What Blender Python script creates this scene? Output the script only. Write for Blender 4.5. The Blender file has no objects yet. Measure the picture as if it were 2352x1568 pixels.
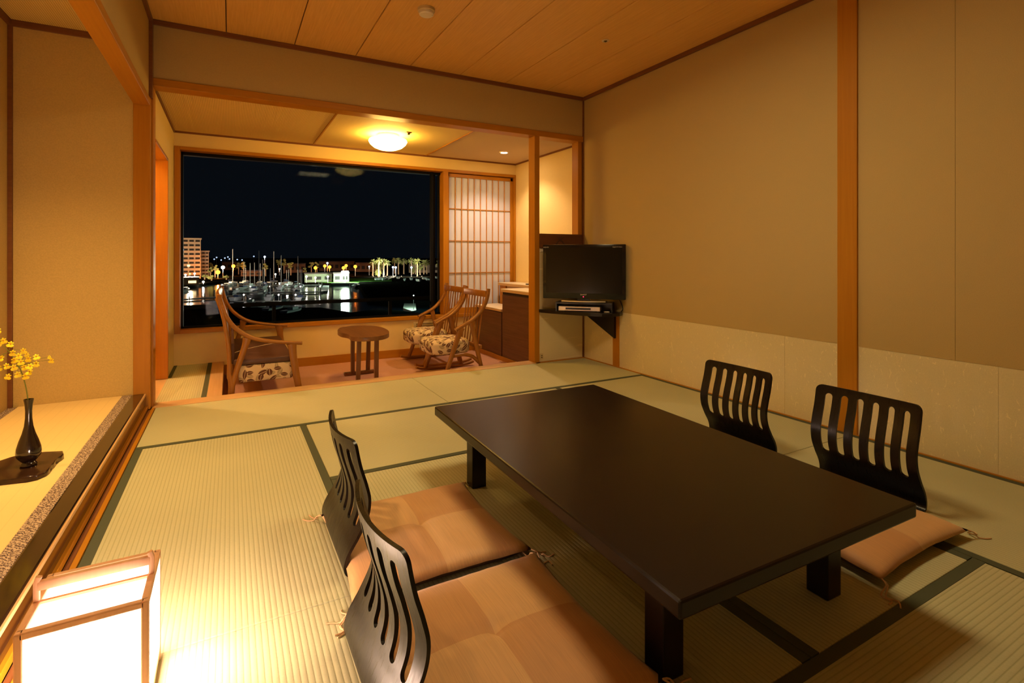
import bpy, bmesh, math, random
from mathutils import Vector, Matrix, noise
random.seed(7)
S = bpy.context.scene
COL = S.collection
# ------------------------------------------------------------------ camera, world, exposure
H = 1.036                       # eye height above the tatami
YAW = math.radians(28.69)       # room depth runs along +Y, the right wall is x = 3.18
FPX, CX, HY = 1184.0, 1176.0, 588.0
cam = bpy.data.cameras.new('camera')
cam.sensor_width = 36.0
cam.lens = FPX / 2352 * 36
cam.shift_y = -(784 - HY) / 2352
cam.clip_start, cam.clip_end = 0.02, 3000
co = bpy.data.objects.new('camera', cam)
co.location = (0, 0, H)
co.rotation_euler = (math.radians(90), 0, -YAW)
COL.objects.link(co)
S.camera = co
S.view_settings.view_transform = 'Standard'
S.view_settings.look = 'None'
S.view_settings.gamma = 1
S.view_settings.use_curve_mapping = False
S.view_settings.exposure = 1.8
w = bpy.data.worlds.new('night_sky'); S.world = w
w.use_nodes = True
w.node_tree.nodes['Background'].inputs[0].default_value = (0.0006, 0.0009, 0.0014, 1)
w.node_tree.nodes['Background'].inputs[1].default_value = 1.0
# lamp strengths
WARM = (1.0, 0.56, 0.20)
ANDON_L, DOME_L, MAIN_L = 15.0, 15.2, 10.8
DOWN_W, TOKO_W, PASS_L = 16.0, 78.0, 240.0

# ------------------------------------------------------------------ helpers
def new_mat(name, color, rough=0.5, spec=0.5, metal=0.0, coat=0.0):
    m = bpy.data.materials.new(name); m.use_nodes = True
    b = m.node_tree.nodes['Principled BSDF']
    b.inputs['Base Color'].default_value = (*color, 1)
    b.inputs['Roughness'].default_value = rough
    b.inputs['Specular IOR Level'].default_value = spec
    b.inputs['Metallic'].default_value = metal
    b.inputs['Coat Weight'].default_value = coat
    b.inputs['Coat Roughness'].default_value = 0.08
    return m
def bsdf(m): return m.node_tree.nodes['Principled BSDF']
def N(m, t, **kw):
    n = m.node_tree.nodes.new(t)
    for k, v in kw.items():
        if k in n.bl_rna.properties: setattr(n, k, v)
        else: n.inputs[k].default_value = v
    return n
def L(m, a, b): m.node_tree.links.new(a, b)
def coords(m, scale=(1, 1, 1), rot=(0, 0, 0)):
    tc = N(m, 'ShaderNodeTexCoord'); mp = N(m, 'ShaderNodeMapping')
    mp.inputs['Scale'].default_value = scale; mp.inputs['Rotation'].default_value = rot
    L(m, tc.outputs['Object'], mp.inputs['Vector'])
    return mp.outputs['Vector']
def ramp(m, src, stops):
    r = N(m, 'ShaderNodeValToRGB')
    els = r.color_ramp.elements
    while len(els) < len(stops): els.new(0.5)
    for e, (p, c) in zip(els, stops):
        e.position = p; e.color = (*c, 1)
    L(m, src, r.inputs['Fac'])
    return r.outputs['Color']
def bump(m, src, strength=0.2, dist=0.002):
    b = N(m, 'ShaderNodeBump'); b.inputs['Strength'].default_value = strength; b.inputs['Distance'].default_value = dist
    L(m, src, b.inputs['Height']); L(m, b.outputs['Normal'], bsdf(m).inputs['Normal'])
def mixc(m, fac, a, b):
    x = N(m, 'ShaderNodeMix', data_type='RGBA')
    if isinstance(fac, float): x.inputs[0].default_value = fac
    else: L(m, fac, x.inputs[0])
    for sock, v in ((x.inputs[6], a), (x.inputs[7], b)):
        if isinstance(v, tuple): sock.default_value = (*v, 1)
        else: L(m, v, sock)
    return x.outputs[2]
def math_n(m, op, a, b=None):
    n = N(m, 'ShaderNodeMath', operation=op)
    for i, v in enumerate((a, b)):
        if v is None: continue
        if isinstance(v, (int, float)): n.inputs[i].default_value = v
        else: L(m, v, n.inputs[i])
    return n.outputs[0]

def wood(name, c1, c2, axis='Z', rough=0.45, grain=60, spec=0.3):
    m = new_mat(name, c1, rough, spec)
    sc = [grain, grain, grain]; sc['XYZ'.index(axis)] = grain * 0.035
    v = coords(m, sc)
    n = N(m, 'ShaderNodeTexNoise', Scale=1.0, Detail=5.0, Roughness=0.6); L(m, v, n.inputs['Vector'])
    L(m, ramp(m, n.outputs['Fac'], [(0.3, c2), (0.7, c1)]), bsdf(m).inputs['Base Color'])
    bump(m, n.outputs['Fac'], 0.05, 0.001)
    return m
def plaster(name, c, var=0.06, scale=220, bs=0.25, fibres=False):
    m = new_mat(name, c, 0.9, 0.2)
    v = coords(m)
    n = N(m, 'ShaderNodeTexNoise', Scale=float(scale), Detail=3.0); L(m, v, n.inputs['Vector'])
    col = ramp(m, n.outputs['Fac'], [(0.3, tuple(x * (1 - var) for x in c)), (0.7, tuple(min(1, x * (1 + var)) for x in c))])
    if fibres:
        v2 = coords(m, (1, 55, 22), (0.6, 0, 0)); n2 = N(m, 'ShaderNodeTexNoise', Scale=1.0, Detail=1.0, Distortion=1.6); L(m, v2, n2.inputs['Vector'])
        f = ramp(m, n2.outputs['Fac'], [(0.66, (0, 0, 0)), (0.72, (1, 1, 1))])
        col = mixc(m, math_n(m, 'MULTIPLY', f, 0.5), col, tuple(min(1, x * 1.35) for x in c))
    L(m, col, bsdf(m).inputs['Base Color'])
    bump(m, n.outputs['Fac'], bs, 0.0015)
    return m
def tatami(name, axis, c=(0.545, 0.525, 0.315)):
    m = new_mat(name, c, 0.75, 0.08)
    v = coords(m)
    wv = N(m, 'ShaderNodeTexWave', wave_type='BANDS', bands_direction='X' if axis == 'Y' else 'Y', Scale=20.5, Distortion=0.0)
    L(m, v, wv.inputs['Vector'])
    vs = coords(m, (90, 900, 1) if axis == 'Y' else (900, 90, 1))
    n = N(m, 'ShaderNodeTexNoise', Scale=1.0, Detail=2.0); L(m, vs, n.inputs['Vector'])
    nb = N(m, 'ShaderNodeTexNoise', Scale=1.3, Detail=3.0); L(m, v, nb.inputs['Vector'])
    col = ramp(m, nb.outputs['Fac'], [(0.3, tuple(x * 0.93 for x in c)), (0.75, tuple(x * 1.06 for x in c))])
    sh = ramp(m, n.outputs['Fac'], [(0.25, tuple(x * 0.86 for x in (1, 1, 1))), (0.7, (1, 1, 1))])
    mu = N(m, 'ShaderNodeMix', data_type='RGBA', blend_type='MULTIPLY'); mu.inputs[0].default_value = 1
    L(m, col, mu.inputs[6]); L(m, sh, mu.inputs[7])
    gr = ramp(m, wv.outputs['Fac'], [(0.0, (0.80, 0.80, 0.76)), (0.22, (1, 1, 1))])
    mu2 = N(m, 'ShaderNodeMix', data_type='RGBA', blend_type='MULTIPLY'); mu2.inputs[0].default_value = 1
    L(m, mu.outputs[2], mu2.inputs[6]); L(m, gr, mu2.inputs[7])
    L(m, mu2.outputs[2], bsdf(m).inputs['Base Color'])
    h = math_n(m, 'ADD', math_n(m, 'POWER', wv.outputs['Fac'], 0.35), math_n(m, 'MULTIPLY', n.outputs['Fac'], 0.15))
    bump(m, h, 0.5, 0.0016)
    return m
def emis(name, color, strength, sample=True):
    m = bpy.data.materials.new(name); m.use_nodes = True
    nt = m.node_tree; nt.nodes.clear()
    o = nt.nodes.new('ShaderNodeOutputMaterial'); e = nt.nodes.new('ShaderNodeEmission')
    e.inputs[0].default_value = (*color, 1); e.inputs[1].default_value = strength
    nt.links.new(e.outputs[0], o.inputs[0])
    if not sample: m.cycles.emission_sampling = 'NONE'
    return m
def leaf_fabric(name, bg, dark, mid, scale=13.0):
    m = new_mat(name, bg, 0.85, 0.2)
    v = coords(m, (scale, scale, scale))
    col = None
    prev = bg
    for k, (off, cl) in enumerate(((0.0, mid), (7.3, dark))):
        ad = N(m, 'ShaderNodeVectorMath', operation='ADD'); ad.inputs[1].default_value = (off, off * 0.7, off * 1.3); L(m, v, ad.inputs[0])
        vo = N(m, 'ShaderNodeTexVoronoi', voronoi_dimensions='3D', Scale=1.0, Randomness=0.75); L(m, ad.outputs[0], vo.inputs['Vector'])
        su = N(m, 'ShaderNodeVectorMath', operation='SUBTRACT'); L(m, ad.outputs[0], su.inputs[0]); L(m, vo.outputs['Position'], su.inputs[1])
        sp = N(m, 'ShaderNodeSeparateColor'); L(m, vo.outputs['Color'], sp.inputs[0])
        ro = N(m, 'ShaderNodeVectorRotate', rotation_type='AXIS_ANGLE'); ro.inputs['Axis'].default_value = (0.35, 1.0, 0.45)
        L(m, su.outputs[0], ro.inputs['Vector']); L(m, math_n(m, 'MULTIPLY', sp.outputs[0], 6.283), ro.inputs['Angle'])
        xyz = N(m, 'ShaderNodeSeparateXYZ'); L(m, ro.outputs[0], xyz.inputs[0])
        x2 = math_n(m, 'MULTIPLY', xyz.outputs[0], xyz.outputs[0])
        wd = math_n(m, 'MULTIPLY', math_n(m, 'SUBTRACT', 0.20, x2), 1.10)
        ins = math_n(m, 'LESS_THAN', math_n(m, 'ABSOLUTE', xyz.outputs[2]), wd)
        vein = math_n(m, 'LESS_THAN', math_n(m, 'ABSOLUTE', xyz.outputs[2]), 0.018)
        lc = mixc(m, vein, cl, bg)
        prev = mixc(m, ins, prev, lc)
    L(m, prev, bsdf(m).inputs['Base Color'])
    n = N(m, 'ShaderNodeTexNoise', Scale=400.0); bump(m, n.outputs['Fac'], 0.15, 0.001)
    return m

class MB:
    """collects shapes in world space, then links them as one mesh object"""
    def __init__(self): self.bm = bmesh.new()
    def box(self, x0, x1, y0, y1, z0, z1, bev=0.0, rot=None):
        c = Vector(((x0 + x1) / 2, (y0 + y1) / 2, (z0 + z1) / 2))
        return self.obox(c, (abs(x1 - x0), abs(y1 - y0), abs(z1 - z0)), rot, bev)
    def obox(self, c, size, rot=None, bev=0.0):
        M = Matrix.Translation(c) @ (rot.to_4x4() if rot else Matrix.Identity(4)) @ Matrix.Diagonal((*size, 1))
        r = bmesh.ops.create_cube(self.bm, size=1.0, matrix=M)
        if bev > 0:
            es = list({e for v in r['verts'] for e in v.link_edges})
            bmesh.ops.bevel(self.bm, geom=es, offset=bev, segments=2, affect='EDGES', profile=0.5)
        return self
    def bar(self, p0, p1, w, h, side=(0, 1, 0), bev=0.0):
        p0, p1 = Vector(p0), Vector(p1); t = (p1 - p0); ln = t.length; t.normalize()
        s = Vector(side); s = (s - t * s.dot(t)).normalized(); n = t.cross(s)
        R = Matrix((t, s, n)).transposed()
        return self.obox((p0 + p1) / 2, (ln, w, h), R, bev)
    def sweep(self, pts, ws, hs, side=(0, 1, 0), n=10, sq=2.6, smooth_n=0):
        pts = [Vector(p) for p in pts]
        if not isinstance(ws, (list, tuple)): ws = [ws] * len(pts)
        if not isinstance(hs, (list, tuple)): hs = [hs] * len(pts)
        if smooth_n:
            P, W_, H_ = [], [], []
            for i in range(len(pts) - 1):
                p0 = pts[max(i - 1, 0)]; p1 = pts[i]; p2 = pts[i + 1]; p3 = pts[min(i + 2, len(pts) - 1)]
                for k in range(smooth_n):
                    t = k / smooth_n
                    P.append(0.5 * ((2 * p1) + (p2 - p0) * t + (2 * p0 - 5 * p1 + 4 * p2 - p3) * t * t + (3 * p1 - p0 - 3 * p2 + p3) * t ** 3))
                    W_.append(ws[i] * (1 - t) + ws[i + 1] * t); H_.append(hs[i] * (1 - t) + hs[i + 1] * t)
            P.append(pts[-1]); W_.append(ws[-1]); H_.append(hs[-1]); pts, ws, hs = P, W_, H_
        s0 = Vector(side); rings = []
        for i, p in enumerate(pts):
            t = (pts[min(i + 1, len(pts) - 1)] - pts[max(i - 1, 0)]).normalized()
            s = (s0 - t * s0.dot(t))
            s = s.normalized() if s.length > 1e-4 else t.orthogonal().normalized()
            nn = t.cross(s); ring = []
            for k in range(n):
                a = 2 * math.pi * k / n; ca, sa = math.cos(a), math.sin(a)
                q = (abs(ca) ** sq + abs(sa) ** sq) ** (-1 / sq)
                ring.append(self.bm.verts.new(p + s * (ca * q * ws[i] / 2) + nn * (sa * q * hs[i] / 2)))
            rings.append(ring)
        for a, b in zip(rings, rings[1:]):
            for k in range(n): self.bm.faces.new((a[k], a[(k + 1) % n], b[(k + 1) % n], b[k]))
        self.bm.faces.new(list(reversed(rings[0]))); self.bm.faces.new(rings[-1])
        return self
    def tube(self, pts, r, n=8, smooth_n=0):
        pts = [Vector(p) for p in pts]; d = pts[-1] - pts[0]
        side = d.orthogonal() if d.length > 1e-6 else Vector((1, 0, 0))
        rr = [2 * x for x in r] if isinstance(r, (list, tuple)) else 2 * r
        return self.sweep(pts, rr, rr, side, n, 2.0, smooth_n)
    def lathe(self, c, prof, n=32):
        c = Vector(c); rings = []
        for r, z in prof:
            if r < 1e-5: rings.append([self.bm.verts.new(c + Vector((0, 0, z)))])
            else: rings.append([self.bm.verts.new(c + Vector((r * math.cos(2 * math.pi * k / n), r * math.sin(2 * math.pi * k / n), z))) for k in range(n)])
        for a, b in zip(rings, rings[1:]):
            if len(a) == 1 and len(b) == 1: continue
            for k in range(n):
                k2 = (k + 1) % n
                if len(a) == 1: self.bm.faces.new((a[0], b[k2], b[k]))
                elif len(b) == 1: self.bm.faces.new((a[k], a[k2], b[0]))
                else: self.bm.faces.new((a[k], a[k2], b[k2], b[k]))
        return self
    def prism(self, poly, z0, z1, bev=0.0, seg=2):
        lo = [self.bm.verts.new((x, y, z0)) for x, y in poly]; hi = [self.bm.verts.new((x, y, z1)) for x, y in poly]
        n = len(poly); fs = [self.bm.faces.new(list(reversed(lo))), self.bm.faces.new(hi)]
        for k in range(n): fs.append(self.bm.faces.new((lo[k], lo[(k + 1) % n], hi[(k + 1) % n], hi[k])))
        if bev > 0:
            es = [e for f in fs[:2] for e in f.edges]
            bmesh.ops.bevel(self.bm, geom=es, offset=bev, segments=seg, affect='EDGES', profile=0.5)
        return self
    def sphere(self, c, r, sub=2, sc=(1, 1, 1)):
        M = Matrix.Translation(c) @ Matrix.Diagonal((*sc, 1))
        bmesh.ops.create_icosphere(self.bm, subdivisions=sub, radius=r, matrix=M); return self
    def quad(self, *ps):
        self.bm.faces.new([self.bm.verts.new(p) for p in ps]); return self
    def build(self, name, mat, parent=None, loc=None, smooth=None):
        me = bpy.data.meshes.new(name)
        bmesh.ops.recalc_face_normals(self.bm, faces=self.bm.faces)
        off = Vector((0, 0, 0)); p = parent
        while p is not None: off += p.location; p = p.parent
        if loc is not None: off = Vector(loc)
        bmesh.ops.translate(self.bm, verts=self.bm.verts, vec=-off)
        self.bm.to_mesh(me); self.bm.free()
        if smooth:
            for f in me.polygons: f.use_smooth = True
            me.set_sharp_from_angle(angle=math.radians(smooth))
        for mm in (mat if isinstance(mat, (list, tuple)) else [mat]): me.materials.append(mm)
        o = bpy.data.objects.new(name, me); COL.objects.link(o)
        if parent is not None: o.parent = parent
        elif loc is not None: o.location = loc
        return o
def B(x0, x1, y0, y1, z0, z1, bev=0.0): return MB().box(x0, x1, y0, y1, z0, z1, bev)
def tag(o, label=None, cat=None, group=None, kind=None):
    if label: o['label'] = label
    if cat: o['category'] = cat
    if group: o['group'] = group
    if kind: o['kind'] = kind
    return o
def thing(name, loc, label, cat, group=None):
    o = bpy.data.objects.new(name, None); o.empty_display_size = 0.1
    o.location = loc; COL.objects.link(o)
    return tag(o, label, cat, group)
def struct(name, mb, mat, label=None, parent=None, smooth=None):
    o = mb.build(name, mat, parent, smooth=smooth)
    if parent is None: tag(o, label, None, None, 'structure')
    return o
def copy_tree(o, parent=None):
    c = o.copy(); COL.objects.link(c); c.parent = parent
    for ch in list(o.children): copy_tree(ch, c)
    return c
def light(name, kind, loc, power, color=WARM, parent=None, rot=None, **kw):
    d = bpy.data.lights.new(name, kind); d.energy = power; d.color = color
    for k, v in kw.items(): setattr(d, k, v)
    o = bpy.data.objects.new(name, d); COL.objects.link(o); o.location = loc
    if rot: o.rotation_euler = rot
    if parent is not None:
        o.location = Vector(loc) - parent.location; o.parent = parent
    return o
def lettering(text, size, M, mat, parent, name='lettering', ext=0.0004):
    cu = bpy.data.curves.new('t', 'FONT'); cu.body = text; cu.size = size; cu.extrude = ext; cu.align_x = 'CENTER'; cu.align_y = 'CENTER'
    o = bpy.data.objects.new('t', cu); COL.objects.link(o)
    bpy.context.view_layer.update()
    me = bpy.data.meshes.new_from_object(o); bpy.data.objects.remove(o)
    off = Vector((0, 0, 0)); p = parent
    while p is not None: off += p.location; p = p.parent
    me.transform(Matrix.Translation(-off) @ M); me.materials.append(mat)
    r = bpy.data.objects.new(name, me); COL.objects.link(r); r.parent = parent
    return r

# ------------------------------------------------------------------ materials
M_ = {}
M_['wall'] = plaster('wall_paper_tan', (0.50, 0.37, 0.155), 0.06, 300, 0.3)
M_['wall_toko'] = plaster('alcove_sand_wall', (0.58, 0.415, 0.15), 0.07, 150, 0.5)
M_['wall_sun'] = plaster('sunroom_wall_cream', (0.80, 0.61, 0.26), 0.05, 300, 0.2)
M_['dado'] = plaster('washi_dado', (0.72, 0.62, 0.37), 0.05, 260, 0.12, True)
M_['post'] = wood('cypress_post', (0.48, 0.20, 0.009), (0.415, 0.162, 0.007), 'Z')
M_['postx'] = wood('cypress_rail_x', (0.48, 0.20, 0.009), (0.415, 0.162, 0.007), 'X')
M_['posty'] = wood('cypress_rail_y', (0.48, 0.20, 0.009), (0.415, 0.162, 0.007), 'Y')
M_['sill'] = wood('pale_sill', (0.62, 0.40, 0.19), (0.55, 0.33, 0.14), 'X')
M_['silly'] = wood('pale_sill_y', (0.62, 0.40, 0.19), (0.55, 0.33, 0.14), 'Y')
M_['cornice'] = wood('dark_cornice', (0.22, 0.085, 0.028), (0.17, 0.06, 0.02), 'X')
M_['cornicey'] = wood('dark_cornice_y', (0.22, 0.085, 0.028), (0.17, 0.06, 0.02), 'Y')
M_['plank'] = wood('ceiling_veneer', (0.80, 0.47, 0.13), (0.69, 0.375, 0.095), 'Y', 0.5, 130)
M_['groove'] = new_mat('groove', (0.05, 0.025, 0.01), 0.8)
M_['tatx'] = tatami('tatami_x', 'X'); M_['taty'] = tatami('tatami_y', 'Y')
def cloth(name, c):
    m = new_mat(name, c, 0.8, 0.2); v = coords(m, (350, 350, 350)); n = N(m, 'ShaderNodeTexChecker', Scale=1.0); L(m, v, n.inputs['Vector'])
    n.inputs[1].default_value = (*c, 1); n.inputs[2].default_value = (*[x * 0.72 for x in c], 1); L(m, n.outputs[0], bsdf(m).inputs['Base Color']); return m
M_['heri'] = cloth('tatami_border', (0.095, 0.105, 0.062))
M_['lacquer'] = new_mat('black_lacquer', (0.006, 0.0035, 0.003), 0.28, 0.4)
def table_mat():
    m = new_mat('table_lacquer', (0.007, 0.003, 0.002), 0.30, 0.28, coat=0.05); v = coords(m)
    n = N(m, 'ShaderNodeTexNoise', Scale=420.0, Detail=2.0); L(m, v, n.inputs['Vector']); bump(m, n.outputs['Fac'], 0.12, 0.0006)
    bsdf(m).inputs['Coat Roughness'].default_value = 0.22
    return m
M_['table'] = table_mat()
def chair_lacquer():
    m = new_mat('chair_lacquer', (0.005, 0.003, 0.0025), 0.36, 0.36); v = coords(m, (40, 300, 14), (0.5, 0.2, 0))
    n = N(m, 'ShaderNodeTexNoise', Scale=1.0, Detail=3.0); L(m, v, n.inputs['Vector'])
    r = ramp(m, n.outputs['Fac'], [(0.35, (0.27, 0.27, 0.27)), (0.7, (0.44, 0.44, 0.44))]); L(m, r, bsdf(m).inputs['Roughness'])
    return m
M_['zaisu'] = chair_lacquer()
def silk(name, c):
    m = new_mat(name, c, 0.55, 0.35); v = coords(m, (420, 9, 60)); n = N(m, 'ShaderNodeTexNoise', Scale=1.0, Detail=3.0); L(m, v, n.inputs['Vector'])
    L(m, ramp(m, n.outputs['Fac'], [(0.3, tuple(x * 0.86 for x in c)), (0.65, c)]), bsdf(m).inputs['Base Color'])
    bsdf(m).inputs['Sheen Weight'].default_value = 0.25; bump(m, n.outputs['Fac'], 0.12, 0.001)
    return m
M_['silk1'] = silk('cushion_silk_sheen_light', (0.66, 0.38, 0.16)); M_['silk2'] = silk('cushion_silk_sheen_dark', (0.56, 0.285, 0.11))  # two panel tones paint in the silk's direction-dependent sheen
M_['backing_shade'] = new_mat('cushion_backing_shade', (0.045, 0.020, 0.010), 0.8, 0.2)  # dark underside fabric, its tone also holding the shade beneath the cushion edge
M_['tassel'] = new_mat('cushion_tassel', (0.60, 0.38, 0.20), 0.8)
M_['chairwood'] = wood('chair_oak', (0.36, 0.150, 0.022), (0.25, 0.095, 0.014), 'Z', 0.36, 45, 0.35)
M_['chairwoodx'] = wood('chair_oak_x', (0.36, 0.150, 0.022), (0.25, 0.095, 0.014), 'X', 0.36, 45, 0.35)
M_['tablewood'] = wood('side_table_wood', (0.24, 0.105, 0.030), (0.15, 0.062, 0.018), 'Y', 0.35, 35, 0.5)
M_['tablewoodz'] = wood('side_table_leg_wood', (0.22, 0.095, 0.030), (0.14, 0.058, 0.018), 'Z', 0.4, 35, 0.5)
M_['floral'] = leaf_fabric('leaf_print_fabric', (0.66, 0.50, 0.29), (0.13, 0.055, 0.03), (0.40, 0.30, 0.16), 15.0)
M_['leather'] = new_mat('brown_leatherette', (0.095, 0.042, 0.024), 0.42, 0.4)
M_['piping'] = new_mat('pale_piping', (0.55, 0.42, 0.28), 0.6)
M_['fridge'] = wood('walnut_laminate', (0.16, 0.070, 0.036), (0.10, 0.042, 0.022), 'Y', 0.4, 90)
M_['counter'] = new_mat('cream_counter', (0.78, 0.68, 0.52), 0.35)
M_['paper'] = new_mat('shoji_paper', (0.64, 0.67, 0.80), 0.85, 0.2)
M_['lattice'] = wood('shoji_lattice', (0.55, 0.27, 0.085), (0.48, 0.22, 0.06), 'Z')
M_['black'] = new_mat('black_plastic', (0.008, 0.008, 0.009), 0.3)
M_['alu'] = new_mat('black_aluminium', (0.004, 0.004, 0.005), 0.6, 0.12)
M_['screen'] = new_mat('tv_screen', (0.007, 0.006, 0.005), 0.14, 0.28)
M_['bezel'] = new_mat('tv_bezel', (0.008, 0.008, 0.010), 0.12, 0.5)
M_['silver'] = new_mat('silver', (0.70, 0.62, 0.50), 0.35, 0.5, 0.6)
M_['print'] = new_mat('pale_print', (0.6, 0.55, 0.48), 0.6)
M_['white'] = new_mat('white_plastic', (0.75, 0.68, 0.55), 0.5)
M_['beige'] = new_mat('beige_plastic', (0.60, 0.47, 0.24), 0.5)
M_['vase'] = new_mat('bronze_glaze', (0.016, 0.008, 0.005), 0.14, 0.6, coat=0.4)
M_['tray'] = wood('lacquered_burl', (0.045, 0.020, 0.010), (0.018, 0.008, 0.005), 'Y', 0.16, 30)
M_['petal'] = new_mat('yellow_petal', (0.95, 0.74, 0.010), 0.6); M_['stem'] = new_mat('green_stem', (0.20, 0.22, 0.02), 0.6)
M_['lip'] = new_mat('orange_petal_heart', (0.62, 0.26, 0.008), 0.6)
def goza():
    c = (0.82, 0.62, 0.27); m = new_mat('goza_matting', c, 0.6, 0.3); v = coords(m)
    n = N(m, 'ShaderNodeTexNoise', Scale=3.0, Detail=2.0); L(m, v, n.inputs['Vector'])
    wv = N(m, 'ShaderNodeTexWave', wave_type='BANDS', bands_direction='X', Scale=6.0); L(m, v, wv.inputs['Vector'])
    c1 = ramp(m, wv.outputs['Fac'], [(0.0, tuple(x * 0.93 for x in c)), (0.03, c)]); L(m, c1, bsdf(m).inputs['Base Color']); return m
M_['goza'] = goza()
def brocade():
    m = new_mat('brocade_border', (0.5, 0.4, 0.3), 0.7); v = coords(m, (1, 1, 1))
    wv = N(m, 'ShaderNodeTexWave', wave_type='BANDS', bands_direction='DIAGONAL', wave_profile='SIN', Scale=42.0, Distortion=9.0); wv.inputs['Detail Scale'].default_value = 2.5; L(m, v, wv.inputs['Vector'])
    L(m, ramp(m, wv.outputs['Fac'], [(0.35, (0.085, 0.045, 0.035)), (0.55, (0.52, 0.40, 0.29))]), bsdf(m).inputs['Base Color']); return m
M_['brocade'] = brocade()
def carpet():
    c = (0.58, 0.30, 0.20); m = new_mat('pink_carpet', c, 0.95, 0.1); v = coords(m)
    wv = N(m, 'ShaderNodeTexWave', wave_type='BANDS', bands_direction='Y', Scale=11.0, Distortion=1.6, Detail=0.0); wv.inputs['Detail Scale'].default_value = 18.0; L(m, v, wv.inputs['Vector'])
    L(m, ramp(m, wv.outputs['Fac'], [(0.2, tuple(x * 0.80 for x in c)), (0.7, c)]), bsdf(m).inputs['Base Color']); bump(m, wv.outputs['Fac'], 0.3, 0.003); return m
M_['carpet'] = carpet()
def woven():
    c = (0.80, 0.58, 0.20); m = new_mat('woven_ceiling', c, 0.7, 0.2); v = coords(m)
    a = N(m, 'ShaderNodeTexWave', wave_type='BANDS', bands_direction='X', Scale=27.0); L(m, v, a.inputs['Vector'])
    b = N(m, 'ShaderNodeTexWave', wave_type='BANDS', bands_direction='Y', Scale=42.0, Distortion=1.0); L(m, v, b.inputs['Vector'])
    f = math_n(m, 'MULTIPLY', a.outputs['Fac'], math_n(m, 'ADD', math_n(m, 'MULTIPLY', b.outputs['Fac'], 0.5), 0.5))
    L(m, ramp(m, f, [(0.0, tuple(x * 0.68 for x in c)), (0.45, c)]), bsdf(m).inputs['Base Color']); bump(m, f, 0.35, 0.003); return m
M_['woven'] = woven()
M_['ceil3'] = plaster('plain_ceiling', (0.60, 0.45, 0.25), 0.03, 200, 0.15)

# ------------------------------------------------------------------ room shell
XL, XR, YB, YW, ZC = -0.466, 3.18, 4.285, 5.80, 2.657
YF = -1.3
# floor with its mats
floor = struct('floor', B(XL - 0.02, XR + 0.02, YF, 4.26, -0.10, -0.03), M_['groove'], 'tatami mat floor of the main room')
BW = 0.036
def mat_piece(x0, x1, y0, y1, axis, sides):
    g = 0.0015
    o = struct('tatami_mat', B(x0 + g, x1 - g, y0 + g, y1 - g, -0.03, 0.0, 0.003), M_['tatx' if axis == 'X' else 'taty'], parent=floor)
    for s in sides:
        e = {'x0': (x0 + g, x0 + BW, y0 + g, y1 - g), 'x1': (x1 - BW, x1 - g, y0 + g, y1 - g), 'y0': (x0 + g, x1 - g, y0 + g, y0 + BW), 'y1': (x0 + g, x1 - g, y1 - BW, y1 - g)}[s]
        struct('border_cloth', B(*e, -0.004, 0.0013, 0.0006), M_['heri'], parent=o)
for a in ((XL + .02, 1.36, 3.385, 4.255, 'X', ('y0',)), (1.36, XR - .012, 3.385, 4.255, 'X', ('y0',)),
          (XL + .02, .41, 1.62, 3.385, 'Y', ('x0', 'x1')), (XL + .02, .41, -.2, 1.62, 'Y', ('x0', 'x1')),
          (.41, 2.24, 2.495, 3.385, 'X', ('y0',)), (2.24, XR - .012, 1.68, 3.385, 'Y', ('x0', 'x1')), (2.24, XR - .012, -.15, 1.68, 'Y', ('x0', 'x1')),
          (.41, 1.315, .795, 2.495, 'Y', ('x0', 'x1')), (1.315, 2.24, .795, 2.495, 'Y', ('x0', 'x1')),
          (.41, 2.24, -.1, .795, 'X', ('y0', 'y1')), (XL + .02, 2.24, YF + .02, -.2, 'X', ('y1',)), (2.24, XR - .012, YF + .02, -.15, 'Y', ('x0',))):
    mat_piece(*a)
# wood strips round the mats
struct('trim_1', B(XR - .012, XR, YF, YB, -.03, .006, .001), M_['posty'], 'thin wooden strip along the foot of the right wall')
struct('trim_2', B(XL, XL + .018, YF, 4.25, -.03, .004, .001), M_['posty'], 'wooden strip edging the tatami beside the alcove')
sill = struct('trim_3', B(XL, 2.60, 4.255, 4.40, -.12, .003, .003), M_['sill'], 'wooden threshold between tatami room and sunroom')
struct('trim_4', B(2.65, XR - .012, 4.255, YB, -.03, .006, .001), M_['postx'], 'dark strip under the low wall behind the television')
# right wall: two panels above the dado, dado below
wr = struct('wall_right', B(XR + .012, XR + .12, YF, YB + .1, -.1, ZC + .1), M_['groove'], 'right wall of tan paper over a pale washi dado')
for y0, y1 in ((YF, 1.196), (1.1975, 4.285)):
    struct('upper_panel', B(XR, XR + .012, y0, y1, .515, ZC), M_['wall'], parent=wr)
for y0, y1 in ((YF, 0.13), (0.131, 1.032), (1.033, 2.10), (2.101, 3.10), (3.101, 4.285)):
    struct('dado_panel', B(XR + .002, XR + .012, y0, y1, 0, .515), M_['dado'], parent=wr)
struct('trim_5', B(XR - .014, XR + .02, 1.65, 1.76, 0, ZC, .003), M_['post'], 'full height wooden post dividing the right wall')
struct('trim_6', B(XR - .008, XR + .02, 3.73, 3.815, .006, .50, .002), M_['post'], 'short wooden stile on the dado below the television shelf')
struct('trim_7', B(XR - .02, XR, YF, YB, ZC - .035, ZC, .002), M_['cornicey'], 'dark cornice strip along the top of the right wall')
struct('trim_8', B(XR - .014, XR, YB - .014, YB, 0, ZC - .035, .002), M_['cornice'], 'thin dark corner strip behind the television')
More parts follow.
